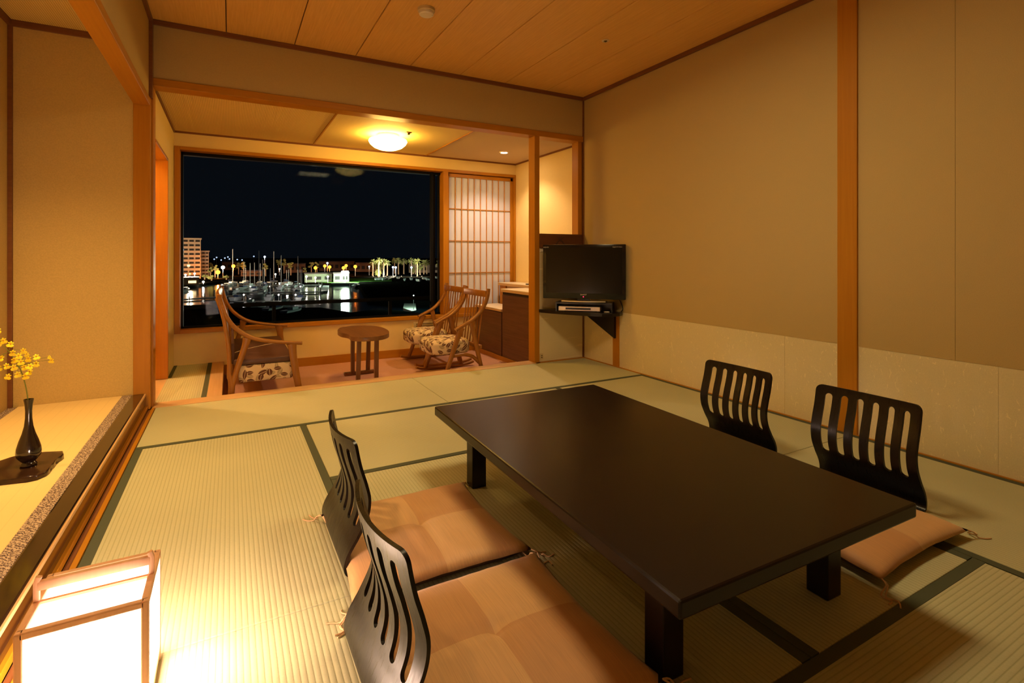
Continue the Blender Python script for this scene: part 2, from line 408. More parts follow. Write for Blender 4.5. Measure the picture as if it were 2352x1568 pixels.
# wall above the opening to the sunroom
struct('wall_back', B(XL, XR, YB, YB + .12, 2.255, ZC + .1), M_['wall'], 'tan wall above the sunroom opening')
struct('trim_9', B(XL, XR, YB - .02, YB, ZC - .035, ZC, .002), M_['cornice'], 'dark cornice strip above the sunroom opening')
struct('trim_10', B(XL, XR, YB - .012, YB + .12, 2.203, 2.257, .004), M_['postx'], 'wooden lintel over the sunroom opening')
struct('trim_11', B(2.592, 2.648, YB - .006, YB + .11, 0, 2.203, .003), M_['post'], 'slim wooden post between sunroom opening and television corner')
struct('trim_12', B(3.115, XR - .014, YB + .004, YB + .11, 1.113, 2.203, .002), M_['post'], 'wooden jamb on the right of the small opening')
# low wall under the small opening, the carved board on it
struct('wall_low', B(2.648, XR, YB, YB + .10, 0, 1.113), M_['dado'], 'low pale wall behind the television')
# main ceiling planks
ceil = struct('ceiling', B(XL - .02, XR + .02, YF, YB + .02, ZC + .016, ZC + .10), M_['groove'], 'wooden board ceiling of the main room')
xs = [XL, -.023, .436, .893, 1.35, 1.806, 2.263, 2.72, XR]
for a, b in zip(xs, xs[1:]):
    struct('plank', B(a + .003, b - .003, YF, YB, ZC, ZC + .016, .002), M_['plank'], parent=ceil)
# wall behind the camera
struct('wall_front', B(-1.4, XR + .1, YF - .1, YF, -.1, ZC + .1), M_['wall'], 'wall behind the viewpoint')

# alcove (tokonoma)
TX, TY, TZ = -1.19, 4.25, 2.485
TY0 = 1.15
struct('wall_left', B(TX - .1, TX, TY0 - .1, TY + .1, 0, ZC), M_['wall_toko'], 'back wall of the display alcove')
struct('wall_alcove_end', B(TX, -.555, TY, TY + .14, 0, ZC + .1), M_['wall_toko'], 'sand coloured end wall of the display alcove')
struct('wall_alcove_near', B(TX - .1, XL, TY0 - .1, TY0, 0, ZC + .1), M_['wall_toko'], 'near end wall of the display alcove')
struct('wall_left_front', B(XL - .1, XL, YF, TY0, 0, ZC + .1), M_['wall'], 'left wall beside the viewpoint')
ca = struct('ceiling_alcove', B(TX - .1, XL - .1, TY0 - .1, TY + .1, TZ, TZ + .1), M_['woven'], 'woven ceiling of the display alcove')
struct('trim_13', B(TX, -.56, TY - .018, TY, TZ - .04, TZ, .002), M_['cornice'], 'dark strip under the alcove ceiling')
struct('trim_14', B(TX, TX + .018, TY0, TY, TZ - .04, TZ, .002), M_['cornicey'], 'dark strip along the alcove back wall top')
struct('trim_15', B(TX, TX + .022, TY - .022, TY, .108, TZ - .04, .002), M_['cornice'], 'dark upright strip in the alcove corner')
struct('trim_16', B(-.568, -.472, TY - .012, YB + .12, .0, ZC, .004), M_['post'], 'wooden post between alcove and sunroom opening')
struct('trim_17', B(-.472, -.461, YB - .002, YB + .12, .0, 2.203, .001), M_['post'], 'pale edge strip of the left opening post')
struct('trim_18', B(-.568, -.474, TY0, TY - .012, 2.055, 2.108, .004), M_['posty'], 'wooden beam across the top of the alcove')
struct('wall_alcove_top', B(-.555, -.480, TY0, TY, 2.108, ZC + .1), M_['wall'], 'narrow wall above the alcove beam')
struct('trim_19', B(-.486, XL + .006, TY - .03, TY + .03, 2.108, ZC, .002), M_['cornice'], 'dark corner strip above the alcove beam')
struct('trim_20', B(-.48, XL + .006, TY0, TY, ZC - .035, ZC, .002), M_['cornicey'], 'dark cornice strip above the alcove')
# raised alcove floor
tok = struct('floor_alcove', B(TX, -.573, TY0, TY, 0, .100), M_['groove'], 'raised alcove floor of yellow matting')
struct('matting', B(TX + .045, -.627, TY0, TY - .002, .100, .108, .001), M_['goza'], parent=tok)
struct('brocade_border', B(-.627, -.573, TY0, TY - .002, .100, .1085, .001), M_['brocade'], parent=tok)
struct('brocade_border', B(TX + .001, TX + .045, TY0, TY - .022, .100, .1085, .001), M_['brocade'], parent=tok)
struct('trim_25', B(-.486, XL, TY0, TY - .012, -.03, -.004), M_['cornicey'], 'dark wooden groove between alcove sill and tatami edge')
kam = struct('trim_21', B(-.573, -.505, TY0, TY - .012, .0, .110, .006), M_['vase'], 'black lacquered front sill of the alcove')
struct('edge_strip', B(-.505, -.497, TY0, TY - .012, .094, .108, .0015), M_['silly'], parent=kam)
struct('front_face', B(-.505, -.498, TY0, TY - .012, .026, .094), M_['vase'], parent=kam)
struct('foot_strip', B(-.505, -.486, TY0, TY - .012, .0, .026, .002), M_['posty'], parent=kam)

# ------------------------------------------------------------------ sunroom shell
ZK, ZS, XS = -.12, 2.22, 3.225
floor2 = struct('floor_carpet', B(-.6, XS, 4.35, YW, ZK - .1, ZK), M_['carpet'], 'pink carpet of the sunroom')
ml = struct('floor_step', B(XL, -.055, 4.40, YW, ZK, -.03), M_['groove'], 'raised strip of tatami by the side doorway')
o = struct('tatami_mat', B(XL, -.150, 4.40, YW, -.03, 0, .002), M_['taty'], parent=ml)
struct('border_cloth', B(-.186, -.152, 4.40, YW, -.004, .0013), M_['heri'], parent=o)
struct('border_cloth', B(XL + .002, XL + .03, 5.24, YW, -.004, .0013), M_['heri'], parent=o)
struct('edge_board', B(-.150, -.050, 4.40, YW, ZK, .003, .004), M_['silly'], parent=ml)
# left wall with doorway
struct('wall_sunroom_left', MB().box(XL - .16, XL, 5.236, YW, ZK, ZS + .1).box(XL - .16, XL, 4.405, 5.236, 1.86, ZS + .1), M_['wall_sun'], 'cream wall round the side doorway of the sunroom')
dr = struct('door_1', B(XL - .17, XL + .008, 5.214, 5.240, 0, 1.86, .003), M_['post'], 'wooden frame of the side doorway')
struct('header', B(XL - .17, XL + .008, 4.405, 5.24, 1.84, 1.866, .003), M_['posty'], parent=dr)
struct('wall_passage', MB().box(-1.5, -1.42, 4.3, 5.4, -.1, 2.3).box(-1.5, XL - .16, 5.4, 5.5, -.1, 2.3).box(-1.5, XL - .16, 4.395, 4.40, -.1, 2.3).box(-1.5, XL - .16, 4.3, 5.5, 2.3, 2.38), M_['wall_sun'], 'passage beyond the side doorway')
struct('floor_passage', B(-1.5, XL, 4.4, 5.5, -.12, -.002), M_['sill'], 'wooden floor of the side passage')
# right wall, ceiling
struct('wall_sunroom_right', B(XS, XS + .1, YB + .1, YW + .1, ZK, ZS + .1), M_['wall_sun'], 'cream right wall of the sunroom')
c2 = struct('ceiling_sunroom', B(XL - .1, XS + .1, YB + .12, YW + .1, ZS + .012, ZS + .1), M_['groove'], 'panelled ceiling of the sunroom')
for a, b, mm in ((XL, .772, 'woven'), (.780, 2.016, 'woven'), (2.024, XS, 'ceil3')):
    struct('ceiling_panel', B(a, b, YB + .12, YW, ZS, ZS + .012), M_[mm], parent=c2)
for x in (.776, 2.02):
    struct('batten', B(x - .007, x + .007, YB + .12, YW, ZS - .008, ZS + .005, .001), M_['posty'], parent=c2)
struct('trim_22', B(XL, XS, YW - .012, YW, ZS - .018, ZS, .001), M_['cornice'], 'dark strip where sunroom ceiling meets the window wall')
struct('trim_23', B(XL, XL + .012, YB + .12, YW, ZS - .018, ZS, .001), M_['cornicey'], 'dark strip along the sunroom ceiling on the left')
struct('trim_24', B(XS - .012, XS, YB + .12, YW, ZS - .018, ZS, .001), M_['cornicey'], 'dark strip along the sunroom ceiling on the right')
# window wall
WZ0, WZ1, WX0, WX1, WD = .335, 2.045, -.415, 3.205, .14
struct('wall_window', MB().box(XL - .1, XS + .1, YW, YW + .2, WZ1 + .012, ZS + .1).box(XL - .1, XS + .1, YW, YW + .2, ZK, WZ0 - .02)
       .box(XL - .1, WX0 - .02, YW, YW + .2, WZ0 - .02, WZ1 + .02).box(WX1 + .02, XS + .1, YW, YW + .2, WZ0 - .02, WZ1 + .02), M_['wall_sun'], 'cream wall round the wide window')
struct('baseboard_window', B(-.05, XS, YW - .014, YW, ZK, -.03, .002), M_['postx'], 'wooden baseboard below the wide window')
win = struct('window_1', MB().box(WX0 - .045, WX0, YW - .014, YW + WD, WZ0 - .035, WZ1 + .032, .002), M_['post'], 'wide wooden framed window onto the night harbour')
struct('frame_head', B(WX0, WX1, YW - .014, YW + WD, WZ1, WZ1 + .032, .002), M_['postx'], parent=win)
struct('frame_sill', B(WX0, WX1, YW - .020, YW + WD, WZ0 - .035, WZ0, .002), M_['postx'], parent=win)
struct('frame_jamb', B(WX1, WX1 + .018, YW - .014, YW + WD, WZ0 - .035, WZ1 + .032, .002), M_['post'], parent=win)
struct('mullion', B(2.235, 2.300, YW - .010, YW + WD, WZ0, WZ1, .002), M_['post'], parent=win)
GY = YW + .115
sash = struct('sash', MB().box(WX0, WX0 + .018, GY - .02, GY + .05, WZ0, WZ1).box(WX0, 2.235, GY - .02, GY + .05, WZ1 - .03, WZ1).box(WX0, 2.235, GY - .02, GY + .05, WZ0, WZ0 + .018)
       .box(2.115, 2.145, GY - .03, GY + .02, WZ0, WZ1).box(2.150, 2.178, GY, GY + .05, WZ0, WZ1).box(2.222, 2.236, GY, GY + .05, WZ0, WZ1), M_['alu'], parent=win)
struct('sash_handle', MB().tube([(2.212, GY + .0, 1.10), (2.212, GY - .03, 1.09), (2.212, GY - .03, 1.02), (2.205, GY - .03, 1.0), (2.19, GY - .01, 1.0)], .007, 8, 3), M_['alu'], parent=sash, smooth=40)
gm = bpy.data.materials.new('window_glass'); gm.use_nodes = True
nt = gm.node_tree; nt.nodes.clear()
out = nt.nodes.new('ShaderNodeOutputMaterial'); mx = nt.nodes.new('ShaderNodeMixShader'); tr = nt.nodes.new('ShaderNodeBsdfTransparent'); gl = nt.nodes.new('ShaderNodeBsdfGlossy')
tr.inputs[0].default_value = (.97, .98, .98, 1); gl.inputs['Roughness'].default_value = 0.02; gl.inputs['Color'].default_value = (.7, .8, .9, 1); mx.inputs[0].default_value = 0.0012
nt.links.new(tr.outputs[0], mx.inputs[1]); nt.links.new(gl.outputs[0], mx.inputs[2]); nt.links.new(mx.outputs[0], out.inputs[0])
struct('pane', B(WX0, 2.13, GY, GY + .004, WZ0, WZ1), gm, parent=win)
struct('pane', B(2.13, 2.235, GY + .03, GY + .034, WZ0, WZ1), gm, parent=win)
# shoji screen
sx0, sx1, sy = 2.303, WX1 - .002, YW + .03
sh = struct('window_2', MB().box(sx0, sx0 + .022, sy, sy + .03, WZ0, WZ1 - .01, .001).box(sx1 - .035, sx1, sy, sy + .03, WZ0, WZ1 - .01, .001), M_['post'], 'white paper shoji screen beside the window')
struct('top_rail', B(sx0, sx1, sy, sy + .03, WZ1 - .048, WZ1 - .008, .001), M_['postx'], parent=sh)
struct('bottom_rail', B(sx0, sx1, sy, sy + .03, WZ0, WZ0 + .07, .001), M_['postx'], parent=sh)
struct('shoji_paper', B(sx0 + .01, sx1 - .01, sy + .018, sy + .022, WZ0 + .03, WZ1 - .03), M_['paper'], parent=sh)
ix0, ix1 = sx0 + .022, sx1 - .035
for k in range(1, 10):
    x = ix0 + (ix1 - ix0) * k / 10
    struct('lattice_bar', B(x - .0045, x + .0045, sy + .004, sy + .018, WZ0 + .06, WZ1 - .04), M_['lattice'], parent=sh)
for z in (1.612, 1.222, .832):
    struct('lattice_bar', B(ix0, ix1, sy + .005, sy + .018, z - .0045, z + .0045), M_['postx'], parent=sh)
struct('shutter', B(sx0, sx1, YW + .19, YW + .20, WZ0 - .02, WZ1 + .02), M_['alu'], parent=sh)

# ------------------------------------------------------------------ low table
def low_table():
    c = Vector((1.293, 1.530, 0)); L2, W2, zt, th = .777, .462, .325, .042
    t = thing('low_table', c, 'long black lacquered low table in the middle of the tatami', 'table')
    B(c.x - W2, c.x + W2, c.y - L2, c.y + L2, zt - th, zt, .006).build('tabletop', M_['table'], t)
    B(c.x - W2 + .13, c.x + W2 - .13, c.y - L2 + .17, c.y - L2 + .195, zt - th - .04, zt - th).build('apron', M_['table'], t)
    B(c.x - W2 + .13, c.x + W2 - .13, c.y + L2 - .195, c.y + L2 - .17, zt - th - .04, zt - th).build('apron', M_['table'], t)
    for sx in (-1, 1):
        for sy in (-1, 1):
            x, y = c.x + sx * (W2 - .135), c.y + sy * (L2 - .188)
            B(x - .034, x + .034, y - .034, y + .034, 0, zt - th, .004).build('leg', M_['lacquer'], t)
    t.rotation_euler.z = math.radians(-1.35)
low_table()

# ------------------------------------------------------------------ floor chairs and their cushions
def rounded_rect(x0, x1, y0, y1, r, n=6):
    pts = []
    for cx, cy, a0 in ((x1 - r, y1 - r, 0), (x0 + r, y1 - r, 90), (x0 + r, y0 + r, 180), (x1 - r, y0 + r, 270)):
        for k in range(n + 1):
            a = math.radians(a0 + 90 * k / n); pts.append((cx + r * math.cos(a), cy + r * math.sin(a)))
    return pts
PROF = [(-.50, .0, .435), (-.46, .004, .402), (-.40, .016, .345), (-.34, .034, .285), (-.29, .044, .235), (-.24, .036, .185), (-.18, .008, .130), (-.12, -.022, .082), (-.08, -.034, .045), (-.055, -.030, .018), (-.03, -.012, .004), (.0, .018, .002), (.40, .418, .002)]
PROF = [(t, s, z * 1.011) for t, s, z in PROF]
# arc-length parameter along the profile, measured from the fold at the floor
acc = [0.0]
for a, b in zip(PROF, PROF[1:]): acc.append(acc[-1] + math.hypot(b[1] - a[1], b[2] - a[2]))
fold = acc[10]
PR = [(a - fold, p[1], p[2]) for a, p in zip(acc, PROF)]
VTOP = PR[0][0]
def prof(v):
    for a, b in zip(PR, PR[1:]):
        if v <= b[0]:
            i = PR.index(a); p0 = PR[max(i - 1, 0)]; p3 = PR[min(i + 2, len(PR) - 1)]
            t = (v - a[0]) / (b[0] - a[0]); r = []
            for k in (1, 2):
                m1 = (b[k] - p0[k]) / (b[0] - p0[0]) * (b[0] - a[0]); m2 = (p3[k] - a[k]) / (p3[0] - a[0]) * (b[0] - a[0])
                r.append((2 * t ** 3 - 3 * t * t + 1) * a[k] + (t ** 3 - 2 * t * t + t) * m1 + (-2 * t ** 3 + 3 * t * t) * b[k] + (t ** 3 - t * t) * m2)
            return r
    return [PR[-1][1], PR[-1][2]]
def zaisu_mesh(part):
    hw = .213
    if part == 'backrest':
        out = []
        rr = rounded_rect(-hw, hw, 0.0, -VTOP, .028, 5)          # y: height along the sheet
        outl = [p for p in rr if p[1] > .03] 
        outl = sorted([p for p in outl if p[0] > 0], key=lambda p: p[1]) + sorted([p for p in outl if p[0] <= 0], key=lambda p: -p[1])
        outl = [(-hw, 0.0), (hw, 0.0)] + outl
        loops = [outl]
        for k in range(6):
            x = (k - 2.5) * .0635
            loops.append(rounded_rect(x - .0148, x + .0148, .158, -VTOP - .038, .0147, 6))
    else:
        loops = [rounded_rect(-hw, hw, -.385, .0, .02, 4)]
    cu = bpy.data.curves.new('c', 'CURVE'); cu.dimensions = '2D'; cu.fill_mode = 'BOTH'
    for lp in loops:
        sp = cu.splines.new('POLY'); sp.points.add(len(lp) - 1)
        for q, p in zip(sp.points, lp): q.co = (p[0], p[1], 0, 1)
        sp.use_cyclic_u = True
    ob = bpy.data.objects.new('c', cu); COL.objects.link(ob); bpy.context.view_layer.update()
    me = bpy.data.meshes.new_from_object(ob); bpy.data.objects.remove(ob)
    bm = bmesh.new(); bm.from_mesh(me)
    bmesh.ops.remove_doubles(bm, verts=bm.verts, dist=1e-5)
    def cut(co, no):
        bmesh.ops.bisect_plane(bm, geom=bm.verts[:] + bm.edges[:] + bm.faces[:], dist=1e-6, plane_co=co, plane_no=no)
    if part == 'backrest':
        for k in range(1, 46): cut((0, -VTOP * k / 46, 0), (0, 1, 0))
    else:
        for k in range(1, 5): cut((0, -.385 * k / 5, 0), (0, 1, 0))
    for k in range(1, 20): cut((-hw + 2 * hw * k / 20, 0, 0), (1, 0, 0))
    def pos(u, t):
        sx, z = prof(-t)
        q = max(0.0, min(1.0, (z - .05) / .22)); q = q * q * (3 - 2 * q)
        w_ = 1 - (u / hw) ** 2
        sx -= .036 * q * w_
        if z > .40: z -= .006 * w_ * (z - .40) / .035
        return Vector((sx, u, z))            # chair faces +x
    flat_v = [v.co.copy() for v in bm.verts]; bm.verts.index_update()
    flat_f = [[v.index for v in f.verts] for f in bm.faces]
    flat_e = [[v.index for v in e.verts] for e in bm.edges if len(e.link_faces) == 1]
    bm.free(); bm = bmesh.new(); lo, hi = [], []
    for c in flat_v:
        e = .0015; t0 = min(max(c.y, VTOP if False else -1), 1)
        du = pos(c.x + e, c.y) - pos(c.x - e, c.y); dt = pos(c.x, c.y + e) - pos(c.x, c.y - e)
        nn = du.cross(dt).normalized()
        if nn.z < 0 and part == 'seat' or nn.x < 0 and part == 'backrest': nn = -nn
        p = pos(c.x, c.y); lo.append(bm.verts.new(p)); hi.append(bm.verts.new(p + nn * .0105))
    for f in flat_f:
        bm.faces.new([lo[k] for k in reversed(f)]); bm.faces.new([hi[k] for k in f])
    for a, b in flat_e: bm.faces.new((lo[a], lo[b], hi[b], hi[a]))
    zs = min(v.co.z for v in bm.verts)
    bmesh.ops.translate(bm, verts=bm.verts, vec=(0, 0, .0006 - zs))
    bmesh.ops.recalc_face_normals(bm, faces=bm.faces)
    m2 = bpy.data.meshes.new(part); bm.to_mesh(m2); bm.free()
    for f in m2.polygons: f.use_smooth = True
    m2.set_sharp_from_angle(angle=math.radians(35)); m2.materials.append(M_['zaisu'])
    return m2
ZB, ZS_ = zaisu_mesh('backrest'), zaisu_mesh('seat')
def zaisu(x, y, rz, label):
    t = thing('floor_chair', (x, y, 0), label, 'chair', 'legless floor chairs round the low table')
    for nm, me in (('backrest', ZB), ('seat', ZS_)):
        o = bpy.data.objects.new(nm, me); COL.objects.link(o); o.parent = t
    t.rotation_euler.z = rz
    return t
def cushion(x, y, rz, label, seed, flip=False):
    rnd = random.Random(seed)
    t = thing('floor_cushion', (x, y, 0), label, 'cushion', 'orange cushions on the floor chairs')
    n = 28; hx, hy = .300, .298
    bm = bmesh.new()
    def P(i, j, top):
        a, b = -1 + 2 * i / n, -1 + 2 * j / n
        cx = 1 - .075 * (1 - b * b) ** 1.2 * abs(a) ** 3; cy = 1 - .055 * (1 - a * a) ** 1.2 * abs(b) ** 3
        px, py = hx * a * cx, hy * b * cy
        e = max(0, (1 - abs(a) ** 2.6) * (1 - abs(b) ** 2.6)) ** .42
        wr = noise.noise(Vector((px * 9 + seed * 3, py * 14, seed))) * .004 * (1 - .5 * e) + noise.noise(Vector((px * 25, py * 6, seed + 5))) * .0015
        if top:
            crease = .007 * math.exp(-(a / .045) ** 2) * (1 - abs(b)) + .005 * math.exp(-(b / .045) ** 2) * (1 - abs(a)) + .010 * math.exp(-((a * a + b * b) / .010))
            z = .033 + .042 * e - crease + wr
        else: z = .033 - .020 * min(1.0, e * 2.6)
        return (px, py, z + .0005 * rnd.random())
    vt = [[bm.verts.new(P(i, j, True)) for j in range(n + 1)] for i in range(n + 1)]
    vb = [[vt[i][j] if i in (0, n) or j in (0, n) else bm.verts.new(P(i, j, False)) for j in range(n + 1)] for i in range(n + 1)]
    for i in range(n):
        for j in range(n):
            f = bm.faces.new((vt[i][j], vt[i + 1][j], vt[i + 1][j + 1], vt[i][j + 1]))
            f.material_index = int(((i < n / 2) != (j < n / 2)) != flip)
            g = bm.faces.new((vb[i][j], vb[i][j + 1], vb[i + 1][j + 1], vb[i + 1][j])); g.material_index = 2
    bmesh.ops.recalc_face_normals(bm, faces=bm.faces)
    me = bpy.data.meshes.new('cushion_cover'); bm.to_mesh(me); bm.free()
    for f in me.polygons: f.use_smooth = True
    me.materials.append(M_['silk1']); me.materials.append(M_['silk2']); me.materials.append(M_['backing_shade'])
    o = bpy.data.objects.new('cushion_cover', me); COL.objects.link(o); o.parent = t
    for sx in (-1, 1):
        for sy in (-1, 1):
            p = Vector((sx * (hx - .004), sy * (hy - .004), .033)); mb = MB()
            for q in (0, 1):
                a = math.atan2(sy, sx) + rnd.uniform(-.5, .5) + q * .5
                d = Vector((math.cos(a), math.sin(a), 0)); d2 = Vector((-d.y, d.x, 0)) * rnd.uniform(-.03, .03)
                mb.tube([p, p + d * .022 + Vector((0, 0, -.008)), p + d * .040 + d2 + Vector((0, 0, -.028)), p + d * .062 + d2 * .3 + Vector((0, 0, -.030)), p + d * rnd.uniform(.07, .095) + d2 + Vector((0, 0, -.0300))], .0024, 6, 3)
            ms = mb.build('tassel', M_['tassel'], None, smooth=60); ms.parent = t
    t.rotation_euler.z = rz
    return t
zaisu(.307, 1.225, math.radians(1), 'black floor chair nearest the glowing floor lantern, largest in view')
zaisu(.352, 1.918, math.radians(.5), 'black floor chair on the lantern side, farther one towards the sunroom')
zaisu(2.438, 1.235, math.radians(180.5), 'black floor chair by the right wall in front of the wooden post')
zaisu(2.440, 1.885, math.radians(179), 'black floor chair by the right wall, farther from the camera')
cushion(.605, 1.195, 0, 'orange cushion at the bottom of the picture on the nearest floor chair', 3)
cushion(.608, 1.812, 0, 'orange cushion on the farther chair of the lantern side', 5, True)
cushion(2.075, 1.150, math.pi, 'orange cushion jutting out past the right end of the table', 8, True)
cushion(2.090, 1.840, math.pi, 'orange cushion mostly hidden behind the table by the far right chair', 11)

# ------------------------------------------------------------------ paper floor lantern
def andon():
    x0, x1, y0, y1, zt = -.372, -.164, 1.385, 1.598, .280
    c = Vector(((x0 + x1) / 2, (y0 + y1) / 2, 0))
    t = thing('floor_lantern', c, 'glowing square paper floor lantern with a wooden frame and handle', 'lantern')
    fw = wood('lantern_wood', (0.80, 0.48, 0.30), (0.72, 0.42, 0.25), 'Z')
    r = .0155
    for x in (x0, x1):
        for y in (y0, y1): B(x - r / 2, x + r / 2, y - r / 2, y + r / 2, 0, zt, .003).build('post', fw, t)
    for z in (.03, zt - r / 2):
        for y in (y0, y1): B(x0, x1, y - r / 2, y + r / 2, z - r / 2, z + r / 2, .003).build('rail', fw, t)
        for x in (x0, x1): B(x - r / 2, x + r / 2, y0, y1, z - r / 2, z + r / 2, .003).build('rail', fw, t)
    pm = emis('lantern_paper', (1.0, 0.68, 0.50), ANDON_L)
    g = .004
    for y in (y0 + .002, y1 - .002): B(x0 + g, x1 - g, y - .001, y + .001, .034, zt - .008).build('paper_panel', pm, t)
    for x in (x0 + .002, x1 - .002): B(x - .001, x + .001, y0 + g, y1 - g, .034, zt - .008).build('paper_panel', pm, t)
    B(x0 + g, x1 - g, y0 + g, y1 - g, zt - .012, zt - .009).build('top_paper', emis('lantern_top_paper', (1.0, 0.68, 0.50), ANDON_L * .14), t)
    ym = y0 + .108
    h = MB().sweep([(x0, ym, zt - .01), (x0, ym, zt + .04), (x0 + .004, ym, zt + .052)], .012, .012, (0, 1, 0), 8, 4).sweep([(x1, ym, zt - .01), (x1, ym, zt + .04), (x1 - .004, ym, zt + .052)], .012, .012, (0, 1, 0), 8, 4).box(x0, x1, ym - .006, ym + .006, zt + .022, zt + .043, .003)
    h.build('handle', fw, t, smooth=40)
    B(x0, x1, ym - .004, ym + .004, zt - .008, zt - .002).build('cross_rail', fw, t)
    B(x0 + .003, x1 - .003, y0 + .003, y1 - .003, .018, .026).build('base_board', fw, t)
andon()

# ------------------------------------------------------------------ alcove ornaments
TF = .1085
def alcove():
    c = Vector((-.800, 2.975, TF))
    poly = [(-.682, 3.112), (-.668, 3.06), (-.671, 3.028), (-.683, 3.0), (-.677, 2.975), (-.676, 2.936), (-.683, 2.91), (-.675, 2.885), (-.678, 2.85), (-.70, 2.815), (-.73, 2.808), (-.762, 2.815), (-.85, 2.828), (-.93, 2.84), (-.955, 2.87), (-.94, 2.92), (-.95, 2.97), (-.925, 3.01), (-.93, 3.05), (-.895, 3.09), (-.87, 3.12), (-.85, 3.144), (-.80, 3.15), (-.746, 3.13)]
    tr = MB().prism(poly, TF, TF + .022, .006, 3).build('display_board', M_['tray'], loc=c, smooth=40)
    tag(tr, 'wavy edged dark lacquered board on the alcove matting', 'board')
    v = Vector((-.765, 2.965, TF + .0222))
    prof_ = [(0, 0), (.026, 0), (.029, .004), (.027, .012), (.022, .017), (.030, .026), (.041, .042), (.0435, .058), (.041, .078), (.033, .108), (.023, .138), (.0155, .170), (.012, .205), (.0115, .235), (.0135, .262), (.017, .283), (.0175, .286), (.0155, .286), (.010, .262), (.008, .235), (.008, .20), (0, .19)]
    va = MB().lathe(v, prof_, 36).build('bud_vase', M_['vase'], loc=v, smooth=40)
    tag(va, 'slender dark glazed bud vase on the lacquered board', 'vase')
    top = v + Vector((0, 0, .24))
    t = thing('orchid_spray', top, 'spray of small yellow orchids standing in the bud vase', 'flowers')
    rnd = random.Random(4)
    stem = [top, v + Vector((-.004, 0, .30)), v + Vector((-.016, .004, .37)), v + Vector((-.034, .008, .43)), v + Vector((-.066, .010, .495)), v + Vector((-.105, .012, .55))]
    MB().tube(stem, [.0024, .0024, .0022, .002, .0016, .0012], 7, 4).build('stem', M_['stem'], t, smooth=60)
    hs = [((-.010, 0, .388), 1), ((.006, -.006, .405), 1), ((-.034, -.01, .40), 1), ((-.062, -.01, .395), 1), ((-.018, .01, .425), 1), ((.008, -.01, .43), 1), ((.024, 0, .437), 1),
          ((-.045, -.012, .432), 1), ((-.072, 0, .438), 1), ((-.095, 0, .432), 1), ((-.022, -.012, .452), 1), ((-.048, .006, .459), 1), ((.000, 0, .462), 1), ((.026, -.004, .468), 1),
          ((-.030, -.008, .478), 1), ((-.052, .004, .492), 1), ((-.008, .004, .482), .8), ((-.018, 0, .498), 1), ((.076, 0, .448), .9), ((.068, 0, .462), .6), ((-.088, .004, .472), 1),
          ((-.058, 0, .530), 1), ((-.082, .006, .546), 1), ((-.100, 0, .534), 1), ((-.098, .004, .590), 1), ((-.118, 0, .50), 1), ((-.13, .006, .565), 1), ((-.12, 0, .455), 1)]
    mb = MB()
    for (dx, dy, dz), s in hs:
        f = v + Vector((dx, dy, dz)); best = min(stem[2:], key=lambda q: (q - f).length)
        mid = (best + f) / 2 + Vector((0, 0, .006)); mb.tube([best, mid, f], .0009, 5, 3)
    mb.build('twigs', M_['stem'], t, smooth=60)
    for (dx, dy, dz), s in hs:
        f = v + Vector((dx, dy, dz)); face = Vector((.25 + rnd.uniform(-.5, .5), -1 + rnd.uniform(-.3, .3), .1 + rnd.uniform(-.3, .5))).normalized()
        up = Vector((rnd.uniform(-.35, .35), 0, 1)); up = (up - face * up.dot(face)).normalized(); rt = face.cross(up)
        mb = MB(); s *= .0145
        def petal(a, ln, wd, dep=.25):
            d = rt * math.cos(a) + up * math.sin(a); e = rt * -math.sin(a) + up * math.cos(a); pts = []
            for q, ww in ((0, .18), (.35, .75), (.7, 1), (.92, .6), (1.0, .1)):
                for sg in (-1, 1): pts.append(f + d * ln * s * q + e * wd * s * ww * sg * .5 + face * s * dep * math.sin(q * 2.6))
            vs = [mb.bm.verts.new(p) for p in pts]
            for q in range(4): mb.bm.faces.new((vs[2 * q], vs[2 * q + 1], vs[2 * q + 3], vs[2 * q + 2]))
        for a, ln, wd in ((-2.1, 1.15, 1.0), (-1.04, 1.15, 1.0), (-1.57, 1.0, 1.1), (1.57, .8, .45), (.55, .75, .42), (2.6, .75, .42)): petal(a, ln, wd)
        fl = mb.build('flower', M_['petal'], t, smooth=60)
        MB().sphere(f + face * s * .25, s * .20, 1).build('flower_heart', M_['lip'], fl, smooth=60)
alcove()

